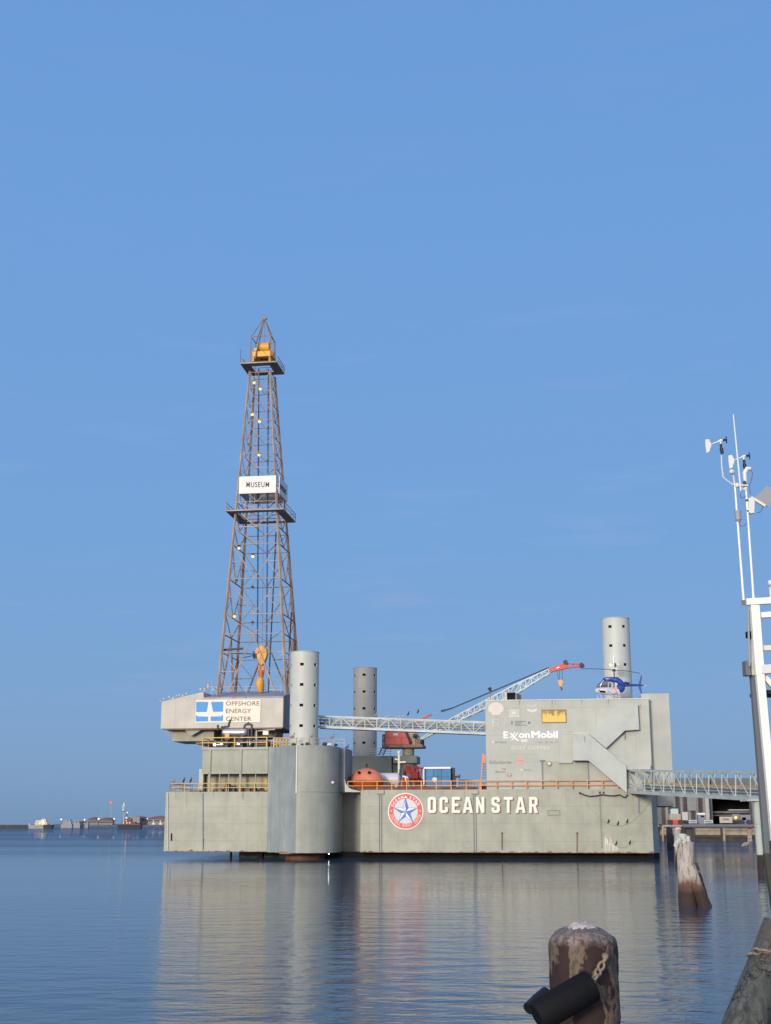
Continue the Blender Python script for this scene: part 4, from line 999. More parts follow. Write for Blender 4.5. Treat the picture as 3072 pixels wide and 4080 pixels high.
# ================================================================== DECK HOUSE WITH SPONSOR WALL
VH = .9
dh = thing('deck_house', 'big grey windowless deck house with white sponsor names on its wall', 'building', (U(1932, VH), VH, ZD))
zh0 = ZD - .1; zhT = rp(2250, 2789, VH).z
xa, xb = rp(1936, 2960, VH).x, rp(2593, 2960, VH).x
m = MB(); m.box(xa, xb, VH, 24, zh0, zhT); m.build('wall', 'house_grey', dh, bevel=.03)
m = MB(); m.box(xa - .06, xb + .06, VH - .06, 24.1, zhT, zhT + .12); m.build('parapet', 'faded_white', dh)
m = MB(); pbox(m, 2160, 2596, 3031, 3148, VH - .07, VH); m.build('lower_wall', 'house_lower', dh)
m = MB(); pbox(m, 2344, 2596, 3030, 3148, VH - .12, VH - .07); m.build('lower_wall', 'annex_grey', dh)
zn = rp(2620, 2763, 2.4).z
m = MB(); m.box(rp(2560, 2900, 2.4).x, rp(2672, 2900, 2.4).x, 2.4, 22, ZD + .3, zn); m.box(uF + .05, rp(2684, 3180, 4.2).x, 4.2, 22, rp(2640, 3211, 4.2).z, ZD + .28); m.build('annex', 'annex_grey', dh, bevel=.03)
m = MB(); a = rp(2606, 2762, 7); m.tube((a.x, 7, zn), (a.x, 7, zn + .15), .2, n=12); m.tube((a.x, 7, zn + .15), (a.x, 7, zn + .3), .38, .2, n=14); m.build('roof_vent', 'white_clean', dh)
VL = VH - 1.5; VU = VH - .9
Cc = [(2470, 2811), (2541, 2806), (2547, 2907), (2490, 2911), (2415, 2981), (2344, 2923)]
m = MB(); m.prism([rp(x, y, VU) for x, y in Cc], (0, VH - VU - .01, 0)); m.build('stair_enclosure', 'stair_grey', dh, bevel=.02)
Cc = [(2283, 2926), (2344, 2924), (2496, 3054), (2498, 3160), (2344, 3030), (2283, 3030)]
m = MB(); m.prism([rp(x, y, VL) for x, y in Cc], (0, VH - VL - .08, 0)); m.build('stair_enclosure', 'stair_grey', dh, bevel=.02)
m = MB(); pbox(m, 2498, 2592, 3047, 3066, VL + .2, VH - .2); m.build('canopy', 'galv', dh)
m = MB(); pbox(m, 2286, 2345, 2920, 2925, VH - .3, VH); pbox(m, 2240, 2283, 2912, 2915, VH - .06, VH); m.build('ledge', 'faded_ghost', dh)
m = MB()
for px, y0, y1, mt in ((2161, 3032, 3148, 0), (2345, 3032, 3148, 0), (2490, 2913, 2945, 0)):
    pbox(m, px - 2, px + 2, y0, y1, VH - .25, VH - .13)
pbox(m, 2150, 2172, 3028, 3032, VH - .3, VH - .1); m.build('down_pipe', 'side_dark', dh)
m = MB(); a, b_ = rp(2188, 3042, VH - .3), rp(2188, 3042, VH - .06); m.tube(a, b_, .36, n=18); lp_ = m.build('lamp', 'rust_pale', dh)
m = MB(); a, b_ = rp(2188, 3042, VH - .36), rp(2188, 3042, VH - .31); m.tube(a, b_, .2, n=16); m.build('lamp_lens', 'sign_cream', lp_)
m = MB(); pbox(m, 2226, 2280, 3032, 3041, VH - .4, VH - .08); m.build('light_fixture', 'galv', dh)
m = MB(); pbox(m, 2158, 2257, 2827, 2880, VH - .09, VH); wf_ = m.build('window_frame', 'rust_steel', dh)
m = MB(); pbox(m, 2161, 2254, 2830, 2877, VH - .13, VH - .10); m.build('pane', 'gold_glass', wf_)
# rust runs
for px, y0, ln, w_ in ((2070, 2792, 26, 5), (2200, 2790, 32, 5), (2213, 2790, 26, 3), (2318, 2788, 26, 4), (2425, 2788, 24, 4), (2551, 2806, 22, 5), (2330, 2935, 26, 5)):
    m = MB(); m.poly([rp(px - w_ / 2, y0, VH - .02 if px != 2330 else VL - .02), rp(px + w_ / 2, y0, VH - .02 if px != 2330 else VL - .02), rp(px + w_ / 4, y0 + ln * .5, VH - .02 if px != 2330 else VL - .02), rp(px, y0 + ln, VH - .02 if px != 2330 else VL - .02), rp(px - w_ / 3, y0 + ln * .5, VH - .02 if px != 2330 else VL - .02)]); m.build('rust_stain', 'rust_run', dh) if 'rust_run' in MATS else None
# sponsor marks
VK = VH - .03
shell = [(1957, 2848)] + [(1976 + 31 * math.sin(R(a)), 2827 - 29 * math.cos(R(a))) for a in range(-105, 106, 15)] + [(1997, 2848), (1975, 2849.5)]
shell = [(1959, 2848), (1958, 2839)] + [(1976 + 31 * math.sin(R(a)), 2826 - 28 * math.cos(R(a))) for a in range(-105, 106, 15)] + [(1996, 2839), (1994, 2848), (1976, 2849.5)]
outline_px('shell_emblem', [shell], VK, 'faded_pink', dh)
outline_px('screen_emblem', [[(2030, 2827), (2066, 2827), (2066, 2852), (2030, 2852)], [(2034, 2831), (2062, 2831), (2062, 2849), (2034, 2849)], ], VK, 'faded_white', dh)
outline_px('screen_emblem', [[(2027, 2853), (2069, 2853), (2071, 2857), (2026, 2857)]], VK, 'faded_white', dh)
outline_px('screen_emblem', [[(2038, 2833), (2058, 2833), (2058, 2847), (2038, 2847)]], VK, 'faded_pink', dh)
outline_px('chevron_emblem', [[(2101, 2822), (2120, 2828), (2139, 2822), (2139, 2833), (2120, 2839), (2101, 2833)]], VK, 'faded_white', dh)
outline_px('chevron_emblem', [[(2102, 2806), (2120, 2813), (2137, 2805), (2137, 2815), (2120, 2822), (2102, 2816)]], VK, 'faded_ghost', dh)
outline_px('safe_panel', [[(1961, 2867), (1987, 2867), (1987, 2893), (1961, 2893)]], VK, 'safe_teal', dh)
text_on('lettering', 'CORE', 1967, 1984, 2870, 2875, VK - .03, 'faded_ink', dh); text_on('lettering', 'SAFE', 1964, 1984, 2878, 2890, VK - .03, 'leg_dull', dh)
text_on('lettering', 'i', 2037, 2043, 2872, 2887, VK, 'faded_ink', dh, .03)
for k, (x0_, x1_, y_) in enumerate(((2052, 2094, 2873), (2052, 2080, 2879), (2052, 2072, 2884), (2052, 2100, 2888))):
    m = MB(); pbox(m, x0_, x1_, y_, y_ + 2.4, VK - .005, VK + .02); m.build('lettering', 'faded_ink' if k < 2 else 'faded_violet', dh)
outline_px('dot_emblem', [circle_px(2108.5, 2879, 5.2, None, 20)], VK, 'faded_ink', dh)
# oil company wordmark with crossed letters
text_on('lettering', 'E', 2006, 2025, 2914, 2942, VK, 'white_clean', dh, .04)
text_on('lettering', 'on', 2066, 2112, 2921, 2941, VK, 'white_clean', dh, .04)
text_on('lettering', 'Mobil', 2117, 2224, 2912, 2941, VK, 'white_clean', dh, .045)
m = MB()
for a, b_, c_, d_ in (((2029, 2920), (2036, 2920), (2069, 2952), (2058, 2951)), ((2050, 2918), (2056, 2918), (2036, 2941), (2029, 2941)), ((2060, 2920), (2067, 2920), (2043, 2949), (2036, 2949))):
    m.poly([rp(*q, VK - .01 * (1 + len(m.f))) for q in (a, b_, c_, d_)])
m.build('crossed_letters', 'white_clean', dh)
outline_px('small_panel', [[(2076, 2945), (2102, 2945), (2102, 2957), (2076, 2957)]], VK, 'faded_white', dh)
outline_px('small_panel', [[(1960, 2952), (1968, 2952), (1968, 2960), (1960, 2960)]], VK, 'faded_white', dh)
text_on('lettering', 'NOV TUBULAR', 1971, 2018, 2953, 2962, VK, 'faded_violet', dh); text_on('lettering', 'Cam  a  Sa  K', 2134, 2224, 2951, 2961, VK, 'faded_violet', dh)
text_on('lettering', 'GULF COPPER', 2037, 2192, 2971, 2986, VK, 'faded_white', dh, .015, 1.1)
text_on('lettering', 'TRANSOCEAN DIVERS FW CO', 2037, 2160, 3001, 3007, VK, 'faded_ghost', dh)
text_on('lettering', 'Schlumberger', 1949, 2039, 3029, 3049, VK, 'faded_violet', dh, .02)
outline_px('round_emblem', [circle_px(2073, 3031.5, 13, None, 28)], VK, 'pink_logo', dh); text_on('lettering', 'Weldit', 2063, 2083, 3029, 3034, VK - .02, 'logo_red', dh)
text_on('lettering', 'cap', 2000, 2017, 3061, 3068, VK, 'faded_ink', dh); text_on('lettering', 'devon', 1973, 2013, 3070, 3079, VK, 'faded_ink', dh)
text_on('lettering', 'hp', 2073, 2084, 3062, 3073, VK, 'white_clean', dh); text_on('lettering', 'Bureau', 2087, 2118, 3065, 3070, VK, 'faded_ink', dh)
outline_px('round_emblem', [circle_px(2030, 3088, 9, None, 20)], VK, 'rust_pale', dh); text_on('lettering', 'T', 2025, 2035, 3083, 3094, VK - .02, 'white_clean', dh, .05)
# roof fan unit
ac = thing('roof_fan_unit', 'pale boxy air handling unit with dark grille on the deck house roof', 'air unit', (rp(2040, 2790, VH + 1).x, VH + 1.5, zhT))
m = MB(); pbox(m, 2010, 2058, 2757, 2791, VH + .8, VH + 2.6); m.build('casing', 'beige', ac, bevel=.04)
m = MB(); pbox(m, 2020, 2054, 2759, 2787, VH + .7, VH + .82); m.build('grille', 'interior', ac)
for k in range(3):
    m = MB(); pbox(m, 2059 + k * 6, 2063 + k * 6, 2762 + k * 3, 2791, VH + 1, VH + 2.4); m.build('louver', 'dark_steel', ac)
# radio mast behind the helicopter
rm = thing('radio_mast', 'slim white radio mast with round dishes beside the helicopter rotor', 'antenna mast', (rp(2446, 2780, 9).x, 9, zhT))
m = MB(); a = rp(2446, 2780, 9); m.tube((a.x, 9, zhT), (a.x, 9, rp(2446, 2665, 9).z), .1, n=8); m.tube(rp(2446, 2665, 9), rp(2445, 2618, 9), .14, .16, 10); m.tube(rp(2445, 2618, 9), rp(2445, 2600, 9), .06, n=6); m.build('pole', 'white_clean', rm, smooth=True)
m = MB(); a = rp(2434, 2650, 8.6); m.tube(a, a + Vector((0, .3, 0)), .3, n=16); m.build('dish', 'sign_cream', rm)
m = MB(); a = rp(2463, 2650, 8.8); m.tube(a - Vector((.1, 0, 0)), a + Vector((.12, 0, 0)), .34, n=16); m.build('dish', 'sign_cream', rm)
m = MB(); m.bar(rp(2434, 2652, 9), rp(2463, 2652, 9), .08); pbox(m, 2448, 2455, 2642, 2658, 8.7, 9); m.build('crossarm', 'dark_steel', rm)

# ================================================================== HELICOPTER
HV = 5.0
hp = thing('helicopter', 'small blue and white helicopter with red stripe parked on the deck house roof', 'helicopter', (rp(2440, 2785, HV).x, HV, zhT + .12))
def loft(mb, secs, n=16, close=True):                 # sections: centre x, z, half width (v), half height, in frame coordinates
    i = len(mb.v)
    for x, z, hw, hh_ in secs:
        for k in range(n):
            t = 2 * math.pi * k / n; ct, st = math.cos(t), math.sin(t)
            mb.v.append(Vector((x, HV + hw * math.copysign(abs(ct) ** .8, ct), z + hh_ * math.copysign(abs(st) ** .8, st))))
    for j in range(len(secs) - 1):
        for k in range(n): mb.f.append((i + j * n + k, i + j * n + (k + 1) % n, i + (j + 1) * n + (k + 1) % n, i + (j + 1) * n + k))
    mb.f.append(tuple(i + k for k in range(n))); mb.f.append(tuple(i + (len(secs) - 1) * n + k for k in reversed(range(n))))
    return mb
X = lambda px: rp(px, 2740, HV).x
Z = lambda py: rp(2440, py, HV).z
m = MB(); loft(m, [(X(2369), Z(2749), .15, .12), (X(2374), Z(2751), .45, .33), (X(2390), Z(2751), .62, .50), (X(2420), Z(2753), .66, .58), (X(2445), Z(2753), .64, .60), (X(2462), Z(2750), .55, .58), (X(2474), Z(2745), .42, .50)]); fus_ = m.build('fuselage', 'heli_white', hp, smooth=True)
m = MB(); loft(m, [(X(2374), Z(2745), .35, .10), (X(2380), Z(2736), .52, .34), (X(2395), Z(2728), .6, .50), (X(2412), Z(2725), .62, .58), (X(2432), Z(2726), .62, .56), (X(2450), Z(2730), .56, .50)]); m.build('canopy', 'tinted_glass', hp, smooth=True)
m = MB()
for pts in (((2391, 2744), (2396, 2722), (2406, 2712)), ((2424, 2744), (2424, 2722), (2430, 2718)), ((2437, 2746), (2438, 2724), (2430, 2718)), ((2424, 2744), (2437, 2746)), ((2441, 2746), (2442, 2726), (2438, 2720))):
    m.path([rp(x, y, HV - .66) for x, y in pts], .07, 6)
m.bar(rp(2376, 2742, HV - .6), rp(2424, 2744, HV - .68), .1); m.build('door_frame', 'heli_white', fus_)
m = MB(); loft(m, [(X(2402), Z(2708), .3, .16), (X(2412), Z(2705), .45, .26), (X(2435), Z(2706), .5, .34), (X(2458), Z(2709), .5, .45), (X(2474), Z(2722), .5, .62), (X(2488), Z(2731), .36, .42), (X(2492), Z(2730), .2, .26)]); m.build('engine_cowling', 'heli_blue', hp, smooth=True)
m = MB(); loft(m, [(X(2458), Z(2742), .56, .50), (X(2470), Z(2744), .52, .66), (X(2482), Z(2742), .40, .60), (X(2490), Z(2737), .25, .4)]); m.build('rear_fuselage', 'heli_blue', hp, smooth=True)
m = MB(); pbox(m, 2421, 2464, 2697, 2701, HV - .4, HV + .4); m.build('intake', 'heli_blue', hp)
m = MB(); loft(m, [(X(2484), Z(2730), .28, .30), (X(2515), Z(2731), .2, .2), (X(2545), Z(2731), .15, .15), (X(2566), Z(2733), .08, .08)]); m.build('tail_boom', 'heli_blue', hp, smooth=True)
m = MB(); m.prism([rp(x, y, HV - .06) for x, y in ((2544, 2728), (2553, 2692), (2559, 2690), (2554, 2732), (2559, 2763), (2553, 2763), (2543, 2736))], (0, .12, 0)); m.build('tail_fin', 'heli_blue', hp)
m = MB(); m.box(X(2495), X(2509), HV - .9, HV + .9, Z(2724), Z(2721)); m.build('stabiliser', 'heli_blue', hp)
m = MB(); m.bar(rp(2559, 2734, HV - .2), rp(2581, 2731, HV - .2), .08, .03); m.bar(rp(2566, 2728, HV - .2), rp(2568, 2740, HV - .2), .06); m.build('tail_rotor', 'galv', hp)
m = MB(); m.poly([rp(x, y, HV - .68) for x, y in ((2443, 2728), (2447, 2732), (2473, 2762), (2465, 2766), (2446, 2740))]); m.build('stripe', 'boom_red', fus_)
m = MB(); m.poly([rp(x, y, HV - .70) for x, y in ((2447, 2736), (2449, 2737), (2470, 2762), (2467, 2764))]); m.build('stripe', 'white_clean', fus_)
m = MB(); m.prism([rp(x, y, HV - .69) for x, y in ((2383, 2750), (2411, 2752), (2413, 2760), (2392, 2758))], (0, .1, 0)); m.build('chin_window', 'interior', fus_)
text_on('lettering', 'BELL', 2420, 2435, 2752, 2757, HV - .70, 'faded_violet', fus_)
m = MB()
for s_ in (-.85, .85):
    m.path([(X(2378), HV + s_, Z(2772)), (X(2383), HV + s_, zhT + .2), (X(2480), HV + s_, zhT + .2)], .06, 8)
for px in (2398, 2440, 2470):
    for s_ in (-1, 1): m.path([(X(px - 12 if px < 2400 else px - 14), HV + s_ * .3, Z(2766)), (X(px - 6), HV + s_ * .6, Z(2769)), (X(px), HV + s_ * .85, zhT + .2)], .05, 8)
m.build('landing_skid', 'heli_white', hp, smooth=True)
m = MB(); m.tube((X(2449), HV, Z(2699)), (X(2449), HV, Z(2668)), .09, n=10); m.tube((X(2449), HV, Z(2675)), (X(2449), HV, Z(2666)), .28, .2, n=12); m.build('rotor_mast', 'dark_steel', hp)
for pts in (((2449, 2671), (2420, 2667), (2380, 2665), (2316, 2664)), ((2449, 2671), (2480, 2671), (2515, 2676), (2550, 2683))):
    q = [rp(x, y, HV) for x, y in pts]; m = MB(); 
    for a, b_ in zip(q, q[1:]): m.bar(a, b_, .34, .07)
    m.build('rotor_blade', 'rotor_dark', hp)

# ================================================================== MAIN DECK EQUIPMENT
m = MB(); m.box(U(1400, 3), U(1905, 3), 3, 3.6, ZD - .02, ZD + .45); m.build('hatch_coaming', 'rust_edge', rig)
random.seed(21)
for k in range(16):
    px = 1600 + k * 6 + random.uniform(-2, 2); hgt = random.uniform(.5, 1.5); a_ = U(px, 3.6, 3130)
    m = MB(); m.box(a_ - .12, a_ + .12, 3.9, 4.2, ZD, ZD + hgt); m.tube((a_, 4.05, ZD + hgt), (a_ + random.uniform(-.3, .3), 4.05, ZD + hgt + .3), .1, n=8); m.build('deck_fitting', random.choice(['dark_steel', 'machine_red', 'wharf_dark', 'back_grey']), rig)
LV = 5.5
lb = thing('lifeboat_capsule', 'round orange survival capsule with small windows behind the deck rail', 'lifeboat', (rp(1461, 3130, LV).x, LV, ZD))
c0 = rp(1461, 3111, LV); sc_ = .0372
m = MB(); prof = [(75, 0), (72, 8), (66, 20), (54, 34), (40, 42), (26, 47), (10, 50), (2, 50.5)]
def lathe(mb, c, prof, n=28, sy=1.0):
    i = len(mb.v)
    for r_, z in prof:
        for k in range(n): t = 2 * math.pi * k / n; mb.v.append(c + Vector((r_ * math.cos(t), r_ * math.sin(t) * sy, z)))
    for j in range(len(prof) - 1):
        for k in range(n): mb.f.append((i + j * n + k, i + j * n + (k + 1) % n, i + (j + 1) * n + (k + 1) % n, i + (j + 1) * n + k))
    mb.f.append(tuple(i + k for k in range(n))); mb.f.append(tuple(i + (len(prof) - 1) * n + k for k in range(n)))
    return mb
lathe(m, c0, [(r_ * sc_ * .93, z * sc_) for r_, z in prof], sy=.8); m.build('canopy', 'pod_orange', lb, smooth=True)
m = MB(); lathe(m, c0, [(77 * sc_, -3 * sc_), (77 * sc_, 2 * sc_)], sy=.8); m.build('fender', 'rust_steel', lb)
m = MB(); lathe(m, c0, [(20 * sc_, -38 * sc_), (45 * sc_, -30 * sc_), (64 * sc_, -15 * sc_), (73 * sc_, -3 * sc_)], sy=.8); m.build('hull', 'pod_low', lb, smooth=True)
for px in (1430, 1471):
    p = rp(px, 3078, LV - 1.75); m = MB(); m.tube(p + Vector((0, -.25, 0)), p + Vector((0, .6, 0)), .2, n=12); m.build('window', 'interior', lb)
m = MB(); p = rp(1461, 3062, LV); m.tube(p, p + Vector((0, 0, .9)), .06); m.ball(p + Vector((0, 0, .5)), .2); m.build('lifting_hook', 'dark_steel', lb)
m = MB(); m.box(c0.x - 3.2, c0.x - 2.2, LV - .7, LV + .7, c0.z, c0.z + .6); m.box(c0.x - 2, c0.x + 2, LV - 1.2, LV + 1.2, ZD - .1, c0.z - 1.3); m.build('cradle', 'dark_steel', lb)
text_on('lettering', 'Brucker', 1432, 1458, 3097, 3101, LV - 2.75, 'rust_steel', lb)
wt = thing('propane_tank', 'white horizontal storage tank beside the orange survival capsule', 'tank', (rp(1556, 3130, 9).x, 9, ZD))
tankmesh(1500, 1598, 3106, 26, 9, 24).build('tank_shell', 'tank_white', wt, smooth=True)
m = MB()
for px in (1535, 1580):
    a = rp(px, 3125, 9); m.box(a.x - .2, a.x + .2, 8.4, 9.6, ZD, a.z)
m.build('saddle', 'galv', wt)
vm_ = thing('vent_mast', 'white post with cross arms and domed top behind the storage tank', 'mast', (rp(1590, 3140, 10).x, 10, ZD))
m = MB(); a = rp(1590, 3140, 10); m.tube((a.x, 10, ZD), (a.x, 10, rp(1590, 3000, 10).z), .17, .2, 10); m.ball((a.x, 10, rp(1590, 2998, 10).z), .3); m.build('pole', 'sign_cream', vm_, smooth=True)
m = MB(); m.bar(rp(1573, 3024, 10), rp(1592, 3028, 10), .16); m.bar(rp(1592, 3037, 9.8), rp(1617, 3036, 9.8), .22); m.build('cross_arm', 'sign_cream', vm_)
pm = thing('red_pump_unit', 'bright red pump unit with pipes beside the blue container', 'pump', (rp(1650, 3140, 7).x, 7, ZD))
m = MB(); pbox(m, 1636, 1668, 3074, 3104, 6.5, 8.2); m.build('housing', 'machine_red', pm, bevel=.1)
m = MB(); pbox(m, 1600, 1632, 3096, 3140, 6.5, 8.2); m.build('housing', 'crane_red', pm, bevel=.1)
m = MB()
for a, b_, w_ in (((1612, 3066), (1640, 3080), .5), ((1617, 3052), (1632, 3068), .4), ((1632, 3050), (1640, 3078), .25), ((1655, 3058), (1672, 3075), .3), ((1668, 3060), (1694, 3062), .25), ((1640, 3100), (1640, 3140), .3), ((1662, 3055), (1650, 3072), .18), ((1680, 3064), (1676, 3100), .2)): m.bar(rp(*a, 7.2), rp(*b_, 7.2), w_)
m.build('pipework', 'machine_red', pm)
m = MB()
for px, py, r_ in ((1648, 3062, .25), (1663, 3058, .25), (1625, 3060, .3)): a = rp(px, py, 6.9); m.tube(a, a + Vector((0, .3, 0)), r_, n=14)
m.build('handwheel', 'machine_red', pm)
m = MB(); m.ball(rp(1640, 3132, 6.8), 1.0, 12, (1.3, .8, .7)); m.ball(rp(1668, 3120, 7.5), .9, 12, (1, .8, .9)); m.build('motor', 'dark_steel', pm, smooth=True)
m = MB()
m.bar(rp(1603, 3092, 6.4), rp(1626, 3098, 6.4), .2); m.bar(rp(1614, 3096, 6.4), rp(1624, 3138, 6.4), .16); m.build('fill_pipe', 'sign_white', pm)
m = MB(); m.tube(rp(1605, 3065, 7.5), rp(1605, 3088, 7.5), .55, n=14); m.build('filter', 'dark_blue', pm)
bc = thing('blue_container', 'weathered blue container with white roof edge and life ring behind the deck rail', 'container', (rp(1745, 3140, 5).x, 5, ZD))
m = MB(); pbox(m, 1692, 1796, 3062, 3143, 4.5, 7.5); m.build('box', 'container_blue', bc, bevel=.04)
m = MB(); pbox(m, 1690, 1795, 3056, 3063, 4.3, 7.6); m.build('roof', 'white_clean', bc)
m = MB()
for px in (1692, 1726, 1757, 1794): pbox(m, px - 1.5, px + 1.5, 3064, 3142, 4.38, 4.5)
pbox(m, 1692, 1796, 3092, 3095, 4.4, 4.5); m.build('frame', 'container_blue', bc)
m = MB(); a = rp(1732, 3107, 4.3); m.tube(a, a + Vector((0, .1, 0)), .38, n=18); m.build('round_plate', 'faded_white', bc)
m = MB(); a = rp(1689, 3130, 4.1); m.tube(a, (a.x, 4.1, rp(1689, 3062, 4.1).z), .13, n=8); m.build('corner_pipe', 'sign_cream', bc)
xt = thing('wellhead_valve', 'dark green wellhead valve tree with handwheels beyond the blue container', 'valve', (rp(1812, 3140, 5.5).x, 5.5, ZD))
m = MB()
for a, b_, w_ in (((1806, 3145), (1806, 3066), .5), ((1800, 3072), (1812, 3072), .9), ((1805, 3096), (1832, 3094), .3), ((1803, 3110), (1815, 3110), .8), ((1803, 3124), (1816, 3126), .7)): m.bar(rp(*a, 5.5), rp(*b_, 5.5), w_)
m.build('valve_body', 'dark_steel', xt)
m = MB(); m.bar(rp(1831, 3086, 5.5), rp(1831, 3101, 5.5), .18); m.build('handwheel', 'dark_steel', xt)
sf = thing('scaffold', 'tan scaffold clutter low on the deck between container and deck house', 'scaffold', (rp(1870, 3140, 12).x, 12, ZD))
m = MB()
for k in range(9): p = rp(1830 + k * 12, 3140, 12 + (k % 2) * 2); m.bar(p, p + Vector((0, 0, 1.3)), .12)
m.build('post', 'scaffold_tan', sf)
m = MB()
for y in (3108, 3120, 3131): m.bar(rp(1828, y, 12), rp(1934, y, 12), .14)
m.build('rail', 'scaffold_tan', sf)
st = thing('outside_stair', 'steep red and yellow stair climbing beside the deck house wall', 'stair', (rp(1925, 3140, 2).x, 2, ZD))
m = MB(); m.prism([rp(x, y, 2) for x, y in ((1913, 3140), (1917, 3080), (1922, 3002), (1927, 3002), (1921, 3080), (1918, 3140))], (0, .1, 0)); m.prism([rp(x, y, 4) for x, y in ((1922, 3005), (1936, 3009), (1936, 3040), (1920, 3040))], (0, .1, 0)); m.build('stringer', 'pod_orange', st)
for k in range(8):
    m = MB(); pbox(m, 1918, 1937, 3040 + k * 11, 3043 + k * 11, 2.2, 3.2); m.build('tread', 'beige_dark', st)
m = MB(); pbox(m, 1917, 1938, 3128, 3147, 1.4, 2.2); m.build('toe_plate', 'machine_red', st)
m = MB(); pbox(m, 1911, 1916, 3108, 3147, .5, .9); m.build('gate_post', 'rail_orange', st)

# ================================================================== BIRDS
def bird(name, label, p, kind, frame='rig', facing=1, s=1.0, group=None):
    t = thing(name, label, 'bird', p, frame, group)
    p = Vector(p); body = 'feather_dark' if kind == 'cormorant' else ('feather_white' if kind == 'gull' else 'feather_grey')
    f_ = facing
    m = MB()
    if kind == 'cormorant':
        pts = [(-.16, .02), (-.12, .16), (-.03, .34), (.05, .50), (.06, .62), (.05, .72), (.10, .79), (.17, .80)]; rr = [.03, .09, .13, .12, .06, .04, .055, .02]
    elif kind == 'gull':
        pts = [(-.34, .14), (-.20, .17), (-.02, .20), (.12, .25), (.19, .33), (.24, .38), (.30, .38)]; rr = [.015, .07, .12, .11, .06, .06, .015]
    else:
        pts = [(-.4, .12), (-.24, .22), (0, .30), (.2, .36), (.26, .55), (.24, .74), (.32, .82), (.42, .78)]; rr = [.04, .14, .2, .17, .08, .06, .08, .03]
    m.path([p + Vector((x * f_, 0, z)) * s for x, z in pts], radii=[r_ * s for r_ in rr], n=8); m.build('body', body, t, smooth=True)
    m = MB(); hx, hz = pts[-1]; m.tube(p + Vector((hx * f_, 0, hz)) * s, p + Vector(((hx + (.3 if kind == 'pelican' else .12)) * f_, 0, hz - (.25 if kind == 'pelican' else .01))) * s, .03 * s, .008 * s, 6); m.build('beak', 'beak', t)
    m = MB()
    for sy in (-1, 1):
        mid = pts[len(pts) // 3]; m.ball(p + Vector((mid[0] * f_, sy * rr[2] * .85, mid[1] + .04)) * s, .12 * s, 8, (1.3, .3, .8) if kind != 'cormorant' else (.6, .3, 1.4))
    m.build('wing', 'feather_grey' if kind != 'cormorant' else 'feather_dark', t, smooth=True)
    m = MB()
    for sy in (-.04, .04): m.bar(p + Vector((0, sy, .2)) * s, p + Vector((.02 * f_, sy, 0)) * s, .02 * s)
    m.build('leg', 'beak', t)
    return t
ordn = ['first', 'second', 'third', 'fourth', 'fifth', 'sixth', 'seventh', 'eighth']
for k, px in enumerate((646, 680, 697, 720, 736)):
    y_ = 2796 - (px - 640) * .23
    bird('gull', f'white gull, {ordn[k]} from the low end of the sloping house roof edge', rp(px, y_ + .5, VF + .5), 'gull', facing=-1 if k % 2 else 1, s=1.25, group='gulls along the sloping roof edge')
for k, (px, py) in enumerate(((805, 2757), (822, 2750), (835, 2742), (858, 2752), (883, 2755))):
    bird('gull', f'white gull, {ordn[k]} from the roof peak at the foot of the derrick', rp(px, py, VF + 4), 'gull', facing=1 if k % 2 else -1, s=1.5, group='gulls at the foot of the derrick')
for px, py, lab in ((726, 3118, 'dark cormorant with pale head on the yellow rail, nearer the hull corner'), (754, 3118, 'dark cormorant with pale head on the yellow rail, nearer the pump room')):
    bird('cormorant', lab, Vector((U(px, .3), .3, ZDL + 1.27)), 'cormorant', s=1.7 * .62, group='cormorants on the lower deck rail')
bird('pelican', 'brown pelican resting on the corner of the lower deck rail', Vector((U(684, .3), .3, ZDL + 1.27)), 'pelican', s=.8)
for k, i_ in enumerate((4, 6, 8)):
    bird('cormorant', f'black cormorant on the upper mooring line, {ordn[k]} along it from the draft marks', LINE1[i_ + 1 if k else 5], 'cormorant', s=.8, group='cormorants on the mooring lines')
for k, i_ in enumerate((6, 9)):
    bird('cormorant', f'black cormorant on the lower mooring line, {"nearer" if k == 0 else "further from"} the draft marks', LINE2[i_], 'cormorant', s=.8, group='cormorants on the mooring lines')
for k, (px, py, kd) in enumerate(((1546, 2862, 'gull'), (1588, 2862, 'gull'), (1604, 2863, 'gull'), (1498, 2860, 'pelican'))):
    t_ = (px - 1266) / (1936 - 1266); q = A0.lerp(B0, t_)
    bird('gull' if kd == 'gull' else 'pelican', ['white gull on the bridge top rail right after the dull leg', 'white gull on the bridge above the crane cab', 'second white gull close by on the bridge above the crane cab', 'grey brown pelican on the bridge rail in front of the dull leg'][k], q + Vector((0, 0, .1)), kd, s=1.0, group='birds on the truss bridge')
for px, py, lab in ((1627, 2853, 'dark cormorant perched on the crane gantry line'), (1666, 2844, 'upright dark cormorant perched nearer the gantry tip')):
    bird('cormorant', lab, rp(px, py, 31), 'cormorant', s=1.0)
bird('pelican', 'brown pelican on the rail of the caisson top beside the front leg', Vector((U(1242, -4.6, 2950), -4.6, ZC + 1.1)), 'pelican', s=.8)
bird('pelican', 'brown pelican on the rear rail between the front leg and the truss bridge', Vector((U(1323, 3, 2950), 3, ZC + 1.35)), 'pelican', s=.9)
bird('pelican', 'dark pelican roosting against the side of the front leg', Vector((U(1165, -3, 2950), -3.2, ZC + 1.05)), 'pelican', s=1.0)
bird('pelican', 'hunched brown pelican on the rear block rail next to the dull leg', rp(1383, 2982, 30), 'pelican', s=.8)
# pole light above the boom
fl_ = thing('floodlight', 'dark floodlight on a short post above the crane boom', 'lamp', rp(1955, 2790, 3))
m = MB(); m.bar(rp(1955, 2790, 3), rp(1954, 2752, 3), .1); m.build('post', 'rust_steel', fl_)
m = MB(); m.tube(rp(1950, 2740, 3), rp(1955, 2754, 3), .28, .18, 12); m.build('lamp_head', 'dark_steel', fl_)

